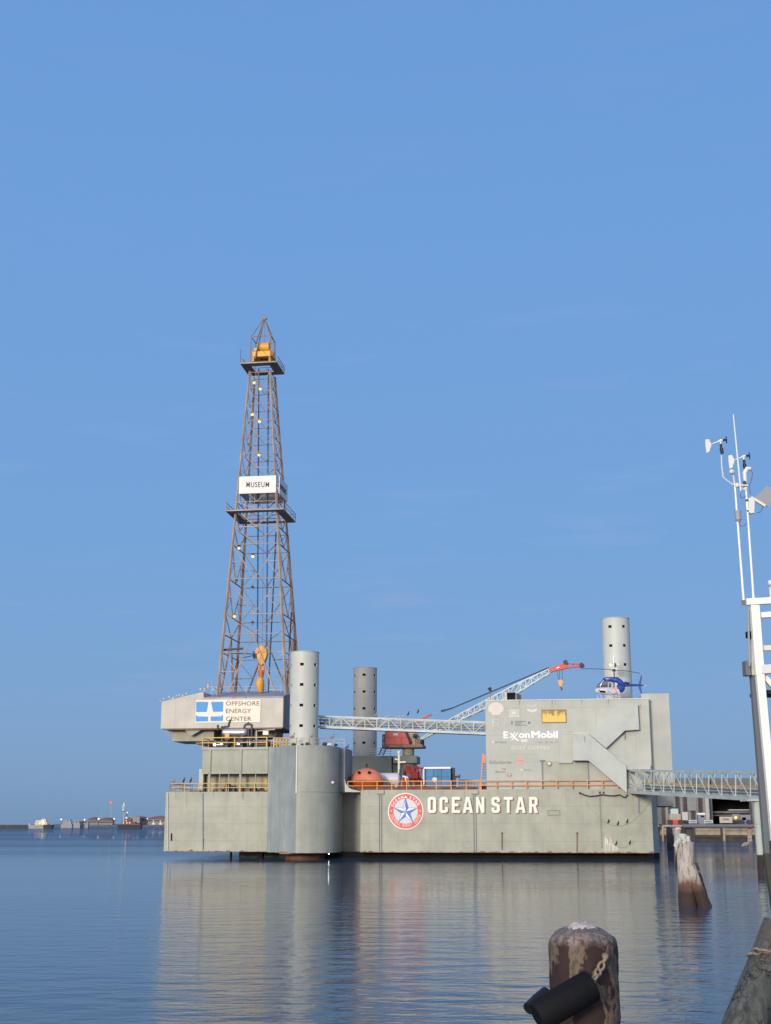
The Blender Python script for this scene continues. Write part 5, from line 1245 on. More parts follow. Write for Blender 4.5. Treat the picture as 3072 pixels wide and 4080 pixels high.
# ================================================================== GANGWAY TO THE SHORE (world frame)
G0 = l2w(rp(2500, 3070, 1.2)); G0b = l2w(rp(2500, 3155, 1.2))
Ye = 131.0
G1, G1b = gp(3120, 3080, Ye), gp(3120, 3190, Ye)
gw_ = thing('gangway', 'pale green grey lattice gangway from the rig to the shore on round columns', 'gangway', (G0b.x, G0b.y, 0), 'world')
dirg = (G1 - G0); dirg.z = 0; dirg.normalize(); side = Vector((-dirg.y, dirg.x, 0)) * 2.2
if side.y < 0: side = -side
n = 13
for off, nm in ((Vector((0, 0, 0)), 0), (side, 1)):
    m = MB(); m.bar(G0 + off, G1 + off, .26); m.bar(G0b + off, G1b + off, .22, .42)
    for k in range(n + 1):
        t0, b0_ = G0.lerp(G1, k / n) + off, G0b.lerp(G1b, k / n) + off; m.bar(t0, b0_, .11)
        if k < n:
            b1_ = G0b.lerp(G1b, (k + 1) / n) + off; t1 = G0.lerp(G1, (k + 1) / n) + off
            m.bar(t0, b1_, .10) if nm == 0 else m.bar(b0_, t1, .09)
    m.build('side_truss', 'gang_grey', gw_)
m = MB()
for k in range(n + 1): m.bar(G0.lerp(G1, k / n), G0.lerp(G1, k / n) + side, .1)
m.build('top_strut', 'gang_grey', gw_)
m = MB(); 
for f_ in (.10, .24, .38): m.bar(G0b.lerp(G0, f_) + side * .03, G1b.lerp(G1, f_) + side * .03, .07)
m.build('handrail', 'gang_grey', gw_)
m = MB(); m.bar(G0b.lerp(G0, .42) + side * .93, G1b.lerp(G1, .42) + side * .93, .2); m.build('handrail', 'rail_yellow', gw_)
m = MB(); m.bar(G0b.lerp(G0, .22) + side * .96, G1b.lerp(G1, .22) + side * .96, .12, .5); m.build('side_screen', 'mast_shadow', gw_)
m = MB(); m.prism([G0b + Vector((0, 0, .1)), G1b + Vector((0, 0, .1)), G1b + side + Vector((0, 0, .1)), G0b + side + Vector((0, 0, .1))], (0, 0, .1)); m.build('walkway', 'mast_shadow', gw_)
m = MB(); a, b_ = G0b + Vector((.2, -.3, -.35)), G0b + Vector((3.4, -.9, -.35)); m.bar(a, b_, .5, .45); m.build('landing_beam', 'rust_steel', gw_)
# supports
pc = gp(3012, 3210, 137); pc2 = gp(3012, 3467, 137)
cx3 = pc.x; m = MB(); m.tube((cx3 + .3, 137.5, -1.5), (cx3 + .3, 137.5, gp(3012, 3192, 137).z), .43, n=22); m.build('column', 'column_skin', gw_, smooth=True)
m = MB(); pz = gp(3012, 3192, 137).z; m.box(cx3 - .9, cx3 + 1.6, 136.8, 139.6, pz, pz + .18); m.build('cap_beam', 'gang_grey', gw_)
pc = gp(2817, 3180, 420); m = MB(); m.tube((pc.x, 420, 1), (pc.x, 420, pc.z + 3), .5, n=16)
# red and orange kit near the gangway entrance
lr = thing('life_ring', 'red life ring hanging at the start of the gangway', 'life ring', l2w(rp(2575, 3097, 3)), 'world')
p = l2w(rp(2575, 3097, 3)); m = MB(); m.path([p + Vector((.42 * math.cos(R(a)), 0, .5 * math.sin(R(a)))) for a in range(0, 361, 20)], .13, 8); m.build('ring', 'machine_red', lr, smooth=True)
ob = thing('yellow_locker', 'yellow locker at the start of the gangway beside the stair', 'locker', l2w(rp(2512, 3130, 3)), 'world')
m = MB(); pbox(m, 2502, 2520, 3078, 3104, 2.8, 3.4); 
o = m.build('door', 'rail_yellow', None, base=rp(2512, 3130, 3)); o.parent = ob; o.location = (0, 0, 0); o.rotation_euler = (0, 0, -ANG)
m = MB(); pbox(m, 2528, 2544, 3074, 3130, 2.8, 3.4)
o = m.build('casing', 'rail_yellow', None, base=rp(2512, 3130, 3)); o.parent = ob; o.location = (0, 0, 0); o.rotation_euler = (0, 0, -ANG)

# ================================================================== SHORE: wharf, warehouse, machines (world frame)
YW = 400.0
def wb(mb, x0, x1, y0, y1, Y, dY=3.0):
    a, b_ = gp(x0, y1, Y), gp(x1, y0, Y); return mb.box(a.x, b_.x, Y, Y + dY, a.z, b_.z)
wh = thing('wharf', 'timber faced wharf with dark rubbing pipes and fender boards', 'wharf', (gp(2850, 3345, YW).x, YW, 0), 'world')
x0w, x1w = gp(2560, 3300, YW).x, gp(3400, 3300, YW).x
zw = gp(2800, 3287, YW).z
m = MB(); m.box(x0w, x1w, YW, YW + 120, zw - .5, zw); m.build('deck', 'concrete', wh)
m = MB(); m.box(x0w, x1w, YW + .2, YW + 119, -1, zw - .5); m.build('quay_wall', 'wharf_dark', wh)
m = MB(); m.tube((gp(2720, 3290, YW).x, YW - .6, zw - .3), (x1w, YW - .6, zw - .3), .55, n=14); m.build('rubbing_pipe', 'mast_shadow', wh)
for x0, x1 in ((2632, 2712), (2762, 2876), (2886, 2980), (2990, 3120)):
    for y0, y1, mt in ((3298, 3310, 'wharf_wood'), (3311.5, 3327, 'wharf_wood'), (3328, 3337, 'wharf_dark')):
        m = MB(); wb(m, x0, x1, y0, y1, YW - .3, .3); m.build('fender_board', mt, wh)
for px in (2640, 2725, 2765, 2875, 2884, 2982, 2990, 3050):
    m = MB(); a = gp(px, 3300, YW - .8); m.box(a.x - .3, a.x + .3, YW - .8, YW - .3, -.5, zw - .2); m.build('fender_post', 'wharf_dark' if px % 2 else 'wharf_wood', wh)
whs = thing('warehouse', 'long grey corrugated quayside warehouse with a wide dark opening', 'building', (gp(2850, 3283, 430).x, 430, zw), 'world')
m = MB(); wb(m, 2560, 2832, 3100, 3290, 430, 40); m.build('wall', 'shed_grey', whs)
m = MB()
wb(m, 2832, 3400, 3100, 3176, 430, 40); wb(m, 3000, 3030, 3176, 3290, 430, 3); m.build('wall', 'shed_grey', whs)
m = MB(); wb(m, 2832, 3400, 3176, 3290, 445, 5); m.build('dark_interior', 'interior', whs)
for k in range(13):
    px = 2640 + k * 15; m = MB(); wb(m, px, px + 3.5, 3160 + 10 * (k % 3), 3285, 429.5, .5); m.build('wall_rib', 'shed_door' if k % 2 else 'wharf_dark', whs)
m = MB(); wb(m, 2814, 2823, 3172, 3270, 425, 1); m.build('column', 'concrete', whs)
m = MB(); wb(m, 2740, 2772, 3165, 3230, 429.0, .4); m.build('door', 'shed_door', whs)
m = MB(); wb(m, 2832, 3000, 3232, 3240, 436, 1); wb(m, 2832, 3000, 3246, 3251, 436, 1); m.build('barrier_rail', 'shed_grey', whs)
def quay_item(name, label, cat, parts, px, Y=412.0):
    t = thing(name, label, cat, (gp(px, 3285, Y).x, Y, zw), 'world')
    for nm, mt, boxes in parts:
        m = MB()
        for i_, q in enumerate(boxes): wb(m, *q, Y + .02 * i_, 1.6)
        m.build(nm, mt, t)
    return t
def wheels(t, pxs, Y=412, y=3292, r_=.8):
    for px in pxs:
        m = MB(); a = gp(px, y - 6, Y - .3); m.tube((a.x, Y - .3, zw + r_), (a.x, Y + .2, zw + r_), r_, n=14); m.build('wheel', 'dark_steel', t)
t = quay_item('loader', 'orange and tan wheeled loader with glass cab on the wharf', 'loader', [('body', 'machine_orange', [(2663, 2722, 3266, 3290)]), ('engine_cover', 'scaffold_tan', [(2668, 2712, 3243, 3266)]), ('cab_window', 'safe_teal', [(2674, 2702, 3222, 3243)]), ('cab_roof', 'dark_steel', [(2670, 2705, 3216, 3222)])], 2690); wheels(t, (2672, 2712))
quay_item('notice_panel', 'tall white notice panel beside the orange loader', 'sign', [('panel', 'faded_ghost', [(2719, 2740, 3235, 3268)]), ('post', 'dark_steel', [(2728, 2731, 3268, 3288)])], 2730)
for x0, x1, lab, tx in ((2745, 2776, 'small white lettered board beside the grey kiosk', 'NO'), (2806, 2840, 'white lettered board under the pale warehouse column', 'NO')):
    t = thing('wharf_sign', lab, 'sign', (gp((x0 + x1) / 2, 3285, 408).x, 408, zw), 'world')
    m = MB(); wb(m, x0, x1, 3267, 3280, 408, .2); m.build('board', 'faded_ghost', t)
    me = text_mesh(tx + ' FISHING', .03); c_ = bounds(me)
    flat_obj('lettering', me, lambda x, y, x0=x0, x1=x1: gp(x0 + 4 + (x1 - x0 - 8) * (x - c_[0]) / (c_[1] - c_[0]), 3277 - 7 * (y - c_[2]) / (c_[3] - c_[2]), 407.9), 'faded_ink', t)
    m = MB(); wb(m, (x0 + x1) / 2 - 1, (x0 + x1) / 2 + 1, 3280, 3290, 408, .2); m.build('post', 'dark_steel', t)
t = thing('warning_sign', 'largest cream lettered board on the wharf in front of the dark opening', 'sign', (gp(2892, 3285, 407).x, 407, zw), 'world')
m = MB(); wb(m, 2868, 2917, 3254, 3279, 407, .2); m.build('board', 'sign_board_tan', t)
me = text_mesh('WARNING', .03); c_ = bounds(me)
flat_obj('lettering', me, lambda x, y: gp(2878 + 28 * (x - c_[0]) / (c_[1] - c_[0]), 3269 - 9 * (y - c_[2]) / (c_[3] - c_[2]), 406.9), 'faded_ink', t)
m = MB(); wb(m, 2872, 2874, 3279, 3290, 407, .2); wb(m, 2911, 2913, 3279, 3290, 407, .2); m.build('post', 'dark_steel', t)
quay_item('kiosk', 'dark grey kiosk with a white flat roof on the wharf', 'kiosk', [('body', 'side_dark', [(2783, 2806, 3247, 3288)]), ('roof', 'white_clean', [(2780, 2809, 3239, 3246)]), ('window', 'white_clean', [(2793, 2805, 3250, 3256)])], 2795, 411)
t = quay_item('pickup_truck', 'dark vehicle with a bright headlight beside the cream board', 'truck', [('body', 'wall_tan', [(2920, 2948, 3244, 3284)]), ('roof_rack', 'galv', [(2905, 2985, 3225, 3229)])], 2934, 415); wheels(t, (2925, 2944), 415)
m = MB(); a = gp(2932, 3258, 414); m.ball(a, .45); m.build('headlight', 'lamp_warm', t)
t = quay_item('fuel_trailer', 'dark trailer carrying a small red drum on the wharf', 'trailer', [('body', 'side_dark', [(2952, 2990, 3246, 3284)]), ('drum', 'machine_orange', [(2957, 2972, 3257, 3268)])], 2970, 413); wheels(t, (2958, 2984), 413)
quay_item('fire_hydrant', 'red hydrant box at the wharf edge beside the gangway column', 'hydrant', [('box', 'machine_red', [(2980, 2992, 3287, 3303)]), ('cap', 'dark_steel', [(2982, 2990, 3284, 3287)])], 2986, 399)
quay_item('fuel_pump', 'green topped white dispenser on the wharf behind the gangway column', 'dispenser', [('body', 'sign_cream', [(3033, 3042, 3256, 3306)]), ('side_panel', 'back_grey', [(3023, 3033, 3256, 3306)]), ('top', 'green_paint', [(3022, 3043, 3243, 3256)]), ('lamp_head', 'dark_steel', [(3025, 3041, 3228, 3240)])], 3032, 399)
quay_item('bollard', 'black mooring bollard at the wharf corner nearest the rig', 'bollard', [('post', 'dark_steel', [(2630, 2636, 3288, 3305)]), ('cap', 'dark_steel', [(2628, 2638, 3284, 3288)])], 2633, 399)

# ================================================================== DOLPHINS AND PILES IN THE WATER
def rough_pile(mb, p, q, r0, r1, n=18, segs=14, amp=.06, seed=0, round_top=False):
    p, q = Vector(p), Vector(q); d = (q - p).normalized(); a = d.cross(Vector((0, 1, 0))).normalized(); b_ = a.cross(d); i = len(mb.v)
    for j in range(segs + 1):
        t = j / segs; c = p.lerp(q, t); r_ = r0 + (r1 - r0) * t
        for k in range(n):
            th = 2 * math.pi * k / n; nn = noise.noise(Vector((math.cos(th) * 1.4 + seed, math.sin(th) * 1.4, t * 4 + seed)))
            rr = r_ * (1 + amp * nn * 2); off = 0
            if j == segs: off = r_ * .25 * noise.noise(Vector((math.cos(th) * 2 + seed, math.sin(th) * 2, 5)))
            mb.v.append(c + (a * math.cos(th) + b_ * math.sin(th)) * rr + d * off)
    for j in range(segs):
        for k in range(n): mb.f.append((i + j * n + k, i + j * n + (k + 1) % n, i + (j + 1) * n + (k + 1) % n, i + (j + 1) * n + k))
    t_ = len(mb.v); mb.v.append(q + d * r1 * .25)
    for k in range(n): mb.f.append((i + segs * n + k, i + segs * n + (k + 1) % n, t_))
    return mb
YD = 82.6
dp = thing('mooring_dolphin', 'broken white crusted mooring dolphin with a leaning pile in the water', 'mooring pile', (gp(2740, 3590, YD).x, YD, 0), 'world')
k_ = YD / 5200 * 1.0
mx = gp(2737, 3480, YD).x
m = MB(); rough_pile(m, (mx - .02, YD, -1.2), (gp(2732, 3362, YD).x, YD, gp(2732, 3358, YD).z), .57, .50, 20, 18, .09, 3); m.build('main_pile', 'dolphin_skin', dp, smooth=True)
a = gp(2808, 3610, YD - .6); b_ = gp(2752, 3450, YD - .45)
m = MB(); rough_pile(m, a + (a - b_) * .25, b_, .42, .27, 16, 12, .1, 8); m.build('leaning_pile', 'dolphin_skin', dp, smooth=True)
a = gp(2795, 3600, YD + .2); b_ = gp(2768, 3440, YD + .2); m = MB(); rough_pile(m, a + (a - b_) * .2, b_, .5, .2, 14, 10, .12, 13); m.build('leaning_pile', 'dolphin_dark', dp, smooth=True)
m = MB(); rough_pile(m, gp(2718, 3368, YD), gp(2722, 3324, YD), .36, .22, 12, 6, .2, 21); rough_pile(m, gp(2741, 3362, YD - .1), gp(2740, 3332, YD), .2, .14, 10, 5, .2, 25); m.build('splintered_head', 'guano', dp, smooth=True)
m = MB(); rough_pile(m, gp(2690, 3373, YD - .2), gp(2712, 3340, YD - .3), .13, .17, 10, 6, .2, 33); m.build('loose_plank', 'guano', dp, smooth=True)
m = MB(); m.ball(gp(2783, 3475, YD - .1), .12); m.build('bolt', 'rust_steel', dp)
m = MB(); c = gp(2673, 3384, 252); rough_pile(m, (c.x, 252, -1), (c.x - .1, 252, gp(2673, 3296, 252).z), .72, .55, 16, 10, .12, 41)
d2 = thing('mooring_dolphin', 'dark mooring dolphin next to the rig hull corner', 'mooring pile', (c.x, 252, 0), 'world'); m.build('pile', 'dolphin_dark', d2, smooth=True)
m = MB(); m.ball(gp(2673, 3296, 252), .5, 10, (1, 1, .5)); m.build('cap', 'guano', d2, smooth=True)
YT = 160; c = gp(2702, 3360, YT); d3 = thing('mooring_dolphin', 'tan pile with a white crusted top half hidden behind the broken dolphin', 'mooring pile', (c.x, YT, 0), 'world')
m = MB(); rough_pile(m, (c.x - .1, YT, -1), (c.x, YT, gp(2702, 3305, YT).z), .42, .40, 16, 10, .1, 55); m.build('pile', 'dolphin_skin', d3, smooth=True)
m = MB(); m.ball(gp(2702, 3303, YT), .42, 12, (1, 1, .6)); m.build('cap', 'guano', d3, smooth=True)
# heron-like bird / floating pelican
fb = bird('pelican', 'grey and white pelican gliding low over the water near the gangway column', gp(2972, 3378, 120), 'pelican', 'world', 1, 1.0)
# left as a plump gliding bird

# near rusted steel pile with black fender and chain
YP = 7.9
pc = gp(2321, 3720, YP); zt2 = gp(2328, 3736, YP - .2).z
np_ = thing('steel_pile', 'close rusted steel mooring pile with flaking brown skin', 'mooring pile', (pc.x, YP, zt2), 'world')
m = MB(); n = 64
prof = [(0.0, .046), (.05, .044), (.09, .037), (.13, .024), (.165, .006), (.184, -.012), (.193, -.035), (.196, -.07)] + [(.196, -.08 - .03 * k) for k in range(1, 46)] + [(.196, -2.5), (.196, -5.6)]
i = 0
for j, (r_, z_) in enumerate(prof):
    for k in range(n):
        th = 2 * math.pi * k / n; q = Vector((math.cos(th) * 3, math.sin(th) * 3, z_ * 6))
        d_ = .008 * noise.fractal(q * 1.5, 1, 2, 4) + .006 * noise.noise(q * 4)
        m.v.append(Vector((pc.x + (r_ + d_ * (r_ > .01)) * math.cos(th), YP + (r_ + d_ * (r_ > .01)) * math.sin(th), zt2 + z_ + d_ * 1.4 * (j < 8))))
for j in range(len(prof) - 1):
    for k in range(n): m.f.append((j * n + k, j * n + (k + 1) % n, (j + 1) * n + (k + 1) % n, (j + 1) * n + k))
m.build('pile_shaft', 'rust_pile', np_, smooth=True)
gm = thing('guano_lump', 'white crusty lump of bird droppings on top of the rusted pile', 'droppings', (pc.x - .02, YP, zt2 + .04), 'world')
m = MB()
gc_ = Vector((gp(2318, 3690, YP).x, YP - .03, zt2 + .040)); NN = 40; MM = 12
for j in range(MM + 1):
    for k in range(NN):
        th = 2 * math.pi * k / NN; f = j / MM; rr = (1 - f) ** .8; q = Vector((math.cos(th) * rr * 2.5, math.sin(th) * rr * 2.5, f))
        nz = noise.fractal(q * 1.7, 1, 2, 4); rad_ = .082 * rr * (1 + .35 * noise.noise(Vector((math.cos(th) * 1.5, math.sin(th) * 1.5, 7))))
        m.v.append(gc_ + Vector((rad_ * math.cos(th), rad_ * math.sin(th) * .8, max(0, .030 * (1 - rr ** 2.2) + .013 * nz * (f > .05)) - .008 * (j == 0))))
for j in range(MM):
    for k in range(NN): m.f.append((j * NN + k, j * NN + (k + 1) % NN, (j + 1) * NN + (k + 1) % NN, (j + 1) * NN + k))
m.build('crust', 'crust_white', gm, smooth=True)
# black fender pipe
fa, fb_ = gp(2146, 4048, 7.50), gp(2356, 3926, 7.58)
fn = thing('pipe_fender', 'black rubber pipe fender hanging on a chain across the rusted pile', 'fender', fb_, 'world')
d_ = (fb_ - fa).normalized(); m = MB()
a_ = d_.cross(Vector((0, 1, 0))).normalized(); b2 = a_.cross(d_); n = 36; rings = [(fa - d_ * .012, .070), (fa, .082), (fa + d_ * .02, .086), (fa.lerp(fb_, .5), .087), (fb_ - d_ * .006, .086), (fb_, .083), (fb_ - d_ * .001, .066), (fb_ - d_ * .1, .064)]
for c, r_ in rings:
    for k in range(n): th = 2 * math.pi * k / n; m.v.append(c + (a_ * math.cos(th) + b2 * math.sin(th)) * r_)
for j in range(len(rings) - 1):
    for k in range(n): m.f.append((j * n + k, j * n + (k + 1) % n, (j + 1) * n + (k + 1) % n, (j + 1) * n + k))
m.f.append(tuple(range(n))); m.f.append(tuple((len(rings) - 1) * n + k for k in range(n)))
m.build('fender_body', 'worn_rubber', fn, smooth=True)
m = MB(); m.path([gp(2176, 3955, 7.66), gp(2140, 3985, 7.60), gp(2105, 4020, 7.55)], .034, 12); m.build('fender_flap', 'black_rubber', fn, smooth=True)
m = MB(); m.tube(gp(2250, 4022, 7.40), gp(2252, 3975, 7.41), .012, .006, 8); m.build('scuff', 'panel_back', fn) if False else None
def chain(name, label, pts, parent, link=.055, wire=.0065, mat='chain_steel'):
    tot = [Vector(p) for p in pts]
    for j in range(len(tot) - 1):
        L_ = (tot[j + 1] - tot[j]).length; nn = max(1, int(L_ / (link * .72))); d = (tot[j + 1] - tot[j]).normalized()
        for k in range(nn):
            c = tot[j].lerp(tot[j + 1], (k + .5) / nn); up = Vector((0, 1, 0)) if (k + j) % 2 else Vector((.0, .35, 1)); s2 = d.cross(up).normalized()
            m = MB(); pp = []
            for a in range(0, 360, 30):
                ca, sa = math.cos(R(a)), math.sin(R(a)); pp.append(c + d * (ca * link * .5) + s2 * (sa * link * .30))
            m.path(pp + pp[:2], wire, 6); m.build('chain_link', mat, parent, smooth=True)
ch = thing('fender_chain', 'short rusty chain holding the black pipe fender', 'chain', gp(2412, 3812, 7.66), 'world')
chain('', '', [gp(2418, 3806, 7.66), gp(2388, 3864, 7.62), gp(2352, 3925, 7.52)], ch, .052, .0075)
m = MB(); p = gp(2414, 3812, 7.67); m.tube(p, p + Vector((0, .06, 0)), .018, n=10); m.build('eye_bolt', 'chain_steel', ch)
# leaning timbers by the quay
tp0, tp1 = gp(2972, 4085, 8.9), gp(3108, 3694, 9.12); tp0 = tp0 + (tp0 - tp1) * 1.4
tm = thing('timber_pile', 'weathered grey leaning timber pile with deep cracks at the quay', 'timber pile', tp0, 'world')
m = MB(); rough_pile(m, tp0, tp1, .17, .112, 32, 44, .045, 61); m.build('shaft', 'old_timber', tm, smooth=True)
tm2 = thing('timber_pile', 'dark brown timber pile close behind the cracked grey one', 'timber pile', gp(3095, 4085, 9.2), 'world')
q0, q1 = gp(3120, 4085, 9.4), gp(3165, 3750, 9.6); m = MB(); rough_pile(m, q0 + (q0 - q1) * .5, q1, .13, .12, 22, 16, .05, 71); m.build('shaft', 'wharf_dark', tm2, smooth=True)
ch2 = thing('timber_chain', 'pale chain wrapped around the cracked grey timber pile', 'chain', gp(3030, 3795, 10.2), 'world')
chain('', '', [gp(2986, 3812, 9.06), gp(3000, 3796, 8.96), gp(3030, 3786, 8.88), gp(3072, 3795, 8.87), gp(3110, 3802, 8.9)], ch2, .075, .0085)

# ================================================================== WEATHER MAST ON THE QUAY (world frame)
YM = 30.0
def q_(px, py, dy=0.0): return gp(px, py, YM + dy)
tw = thing('weather_mast', 'white framed instrument tower at the quay edge', 'mast', (q_(3040, 3400).x, YM, 2.0), 'world')
def vertical(px, y0, y1, dy=0.0, ref=None):
    a = q_(px, ref or y0, dy); return Vector((a.x, a.y, q_(px, y0, dy).z)), Vector((a.x, a.y, q_(px, y1, dy).z))
m = MB(); a, b_ = q_(2972, 2399), q_(3200, 2386); m.bar(a, b_, .15, .15); m.build('crossbar', 'white_paint', tw, bevel=.005)
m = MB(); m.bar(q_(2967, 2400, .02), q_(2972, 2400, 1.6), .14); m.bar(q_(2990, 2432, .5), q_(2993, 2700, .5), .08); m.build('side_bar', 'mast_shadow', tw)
for (a, b_, w_, h_, mt) in (((3006, 2412), (3026, 2690), .20, .16, 'white_paint'), ((3026, 2452), (3200, 2440), .13, .13, 'white_paint'), ((3030, 2583), (3200, 2578), .12, .12, 'sign_cream'), ((3030, 2668), (3200, 2660), .22, .2, 'sign_white'), ((3040, 2690), (3120, 2780), .12, .12, 'white_paint')):
    m = MB(); m.bar(q_(*a, .0 if w_ > .18 else .12), q_(*b_, .0 if w_ > .18 else .12), w_, h_); m.build('frame_member', mt, tw, bevel=.005)
m = MB(); m.bar(q_(2988, 2440, .3), q_(3000, 2690, .3), .09, .1); m.build('inner_post', 'sign_cream', tw)
m = MB(); m.bar(q_(2983, 2527, .2), q_(3000, 2526, .2), .02, .13); wbx = q_(2990, 2540, .15); m.box(wbx.x - .07, wbx.x + .07, YM + .1, YM + .3, wbx.z, wbx.z + .14); m.build('louvre_box', 'interior', tw)
m = MB(); m.bar(q_(2980, 2425, .05), q_(2986, 2655, .05), .035); m.build('cable_conduit', 'panel_back', tw)
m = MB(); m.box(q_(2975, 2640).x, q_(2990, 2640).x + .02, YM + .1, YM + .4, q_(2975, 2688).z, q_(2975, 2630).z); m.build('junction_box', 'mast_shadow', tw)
m = MB(); m.bar(q_(3027, 2690), q_(3089, 3350), .18, .16); m.build('front_leg', 'white_paint', tw, bevel=.006)
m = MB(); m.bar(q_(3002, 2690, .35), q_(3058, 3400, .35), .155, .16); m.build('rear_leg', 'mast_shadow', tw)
m = MB(); e0 = q_(3059, 3400, .35); e1 = q_(3102, 3700, .35); m.bar(e0, e0 + (e1 - e0) * 2.5, .17, .18); m.build('pile_foot', 'mast_boot', tw)
m = MB(); e0 = q_(3089, 3350); m.bar(e0, (e0.x + .1, YM, -1), .22, .22); m.build('front_pile', 'mast_boot', tw)
m = MB(); a = q_(3400, 2386, .1); m.bar((a.x, a.y, a.z), (a.x + .3, a.y, -1), .2); m.build('far_leg', 'white_paint', tw)
m = MB(); m.box(q_(3050, 2700).x, q_(3200, 2700).x, YM + .4, YM + 1.4, q_(3050, 2757).z, q_(3050, 2742).z); m.build('platform', 'dark_steel', tw)
# instrument poles
p1 = thing('instrument_pole', 'white pole carrying a whip antenna and the first wind vane arm', 'pole', q_(2967, 2385), 'world')
a, b_ = q_(2965, 2392), q_(2928, 1935); a.x = (a.x + b_.x) / 2 + .0; b_.x = a.x
def vpole(px_top, y_top, px_bot, y_bot, r_, dy=0.0):
    t_, o_ = q_(px_top, y_top, dy), q_(px_bot, y_bot, dy); return o_, t_
o_, t_ = vpole(2928, 1935, 2963, 2392, .027); m = MB(); m.tube(o_, t_, .028, .022, 12); m.build('pole', 'white_paint', p1, smooth=True)
m = MB(); m.tube(q_(2942, 2072), q_(2938, 2034), .072, n=16); m.tube(q_(2943, 2080), q_(2942, 2072), .04, .06, n=14); m.build('junction_can', 'panel_back', p1, smooth=True)
m = MB(); m.tube(q_(2952, 1957, -.04), q_(2922, 1655, -.04), .024, .016, 10); m.tube(q_(2922, 1655, -.04), q_(2921.5, 1649, -.04), .006, n=6); m.build('whip_antenna', 'sign_white', p1, smooth=True)
m = MB(); m.path([q_(2930, 1937), q_(2912, 1925), q_(2886, 1906), q_(2881, 1900), q_(2876, 1860), q_(2874, 1815)], .017, 8); m.build('offset_arm', 'faded_white', p1, smooth=True)
m = MB(); m.path([q_(2928, 1940), q_(2925, 1915), q_(2922, 1895)], .018, 8); m.ball(q_(2916, 1880), .06, 12, (1.15, 1, 1)); m.build('globe_sensor', 'faded_pink', p1, smooth=True)
m = MB(); m.bar(q_(2922, 1931, -.03), q_(2980, 1934, -.03), .03); m.bar(q_(2935, 1936, .03), q_(2974, 1955, .03), .03); m.bar(q_(2936, 1925, -.05), q_(2936, 1940, -.05), .06); m.build('clamp', 'sign_cream', p1)
p2 = thing('instrument_pole', 'second white pole with elbow head, equipment box and tilted panel', 'pole', q_(3003, 2385), 'world')
m = MB(); m.tube(q_(3003, 2392, .05), q_(2972, 1945, .05), .028, .022, 12); m.build('pole', 'white_paint', p2, smooth=True)
m = MB(); m.path([q_(2972, 1950, .05), q_(2969, 1915, .05), q_(2967, 1885, .05), q_(2975, 1868, .05), q_(2990, 1868, .05)], radii=[.04, .045, .055, .065, .05], n=12); m.build('elbow_head', 'sign_white', p2, smooth=True)
m = MB(); m.tube(q_(2970, 1938, .05), q_(2968, 1917, .05), .046, n=12); m.tube(q_(2977, 1998, .05), q_(2976, 1990, .05), .035, n=10); m.tube(q_(2981, 2040, .05), q_(2980, 2033, .05), .035, n=10); m.build('clamp', 'dark_steel', p2)
m = MB(); m.prism([q_(2984, 1984, -.05), q_(2998, 1977, -.05), q_(3008, 1985, -.05), q_(3006, 2043, -.05), q_(2992, 2046, -.05), q_(2985, 2040, -.05)], (0, .12, 0)); m.build('equipment_box', 'sign_white', p2, bevel=.006)
m = MB(); m.prism([q_(3007, 1985, .1), q_(3053, 1936, .3), q_(3110, 1962, .3), q_(3060, 2020, .1)], (.0, .03, .0)); m.build('tilted_panel', 'panel_back', p2)
m = MB(); m.bar(q_(3003, 1988, -.02), q_(3048, 2016, -.02), .06, .06); m.build('panel_arm', 'sign_cream', p2)
m = MB(); m.path([q_(2992, 1870), q_(2998, 1885), q_(2996, 1905), q_(2986, 1935), q_(2990, 1970)], .007, 6); m.path([q_(2950, 1968), q_(2950, 1980), q_(2958, 1985), q_(2972, 1975)], .007, 6); m.path([q_(3040, 2020), q_(3030, 2040), q_(3015, 2044)], .007, 6); m.path([q_(2943, 2080), q_(2953, 2099), q_(2965, 2095), q_(2974, 2085)], .006, 6); m.build('cable', 'dark_blue', p2)
def vane(label, cx, cy, dy):
    t = thing('wind_vane', label, 'anemometer', q_(cx, cy, dy), 'world', group='wind monitors on the instrument poles')
    Q = lambda x, y, e=0: q_(cx + x, cy + y, dy + e)
    m = MB(); m.prism([Q(-62, -5), Q(-48, -8), Q(-42, 4), Q(-38, 12), Q(-38, 20), Q(-43, 32), Q(-45, 42), Q(-57, 47), Q(-61, 20)], (0, .008, 0)); m.build('tail_fin', 'sign_white', t)
    m = MB(); m.path([Q(-42, 15), Q(-15, 5), Q(0, -2), Q(6, -2)], radii=[.012, .02, .036, .034], n=10); m.tube(Q(0, 12), Q(-1, 0), .026, n=10); m.build('body', 'sign_white', t, smooth=True)
    m = MB(); m.tube(Q(5, -3), Q(24, -5), .026, .022, 10); m.build('nose_cone', 'black_rubber', t)
    c = Q(22, -4)
    for k in range(4):
        a = R(20 + 90 * k); e = c + Vector((.03 * math.cos(a), .085 * math.cos(a), .085 * math.sin(a)))
        m = MB(); m.bar(c, e, .03, .006); m.build('propeller_blade', 'dark_blue', t)
    m = MB(); m.tube(Q(0, 12), Q(2, 30), .03, n=12); m.tube(Q(2, 30), Q(6, 50), .045, .04, n=12); m.build('mount', 'black_rubber', t)
    return t
vane('wind vane propeller on the bent arm, higher of the two', 2872, 1757, 0)
vane('wind vane propeller above the elbow head, lower of the two', 2964, 1820, .05)
sn = thing('beacon', 'small pale lamp standing on the crossbar of the white tower', 'lamp', q_(3070, 2380), 'world')
m = MB(); m.tube(q_(3072, 2390, .1), q_(3068, 2340, .1), .02, n=8); m.ball(q_(3068, 2322, .1), .05, 12, (1, 1, 1.3)); m.build('lens', 'sign_white', sn, smooth=True)

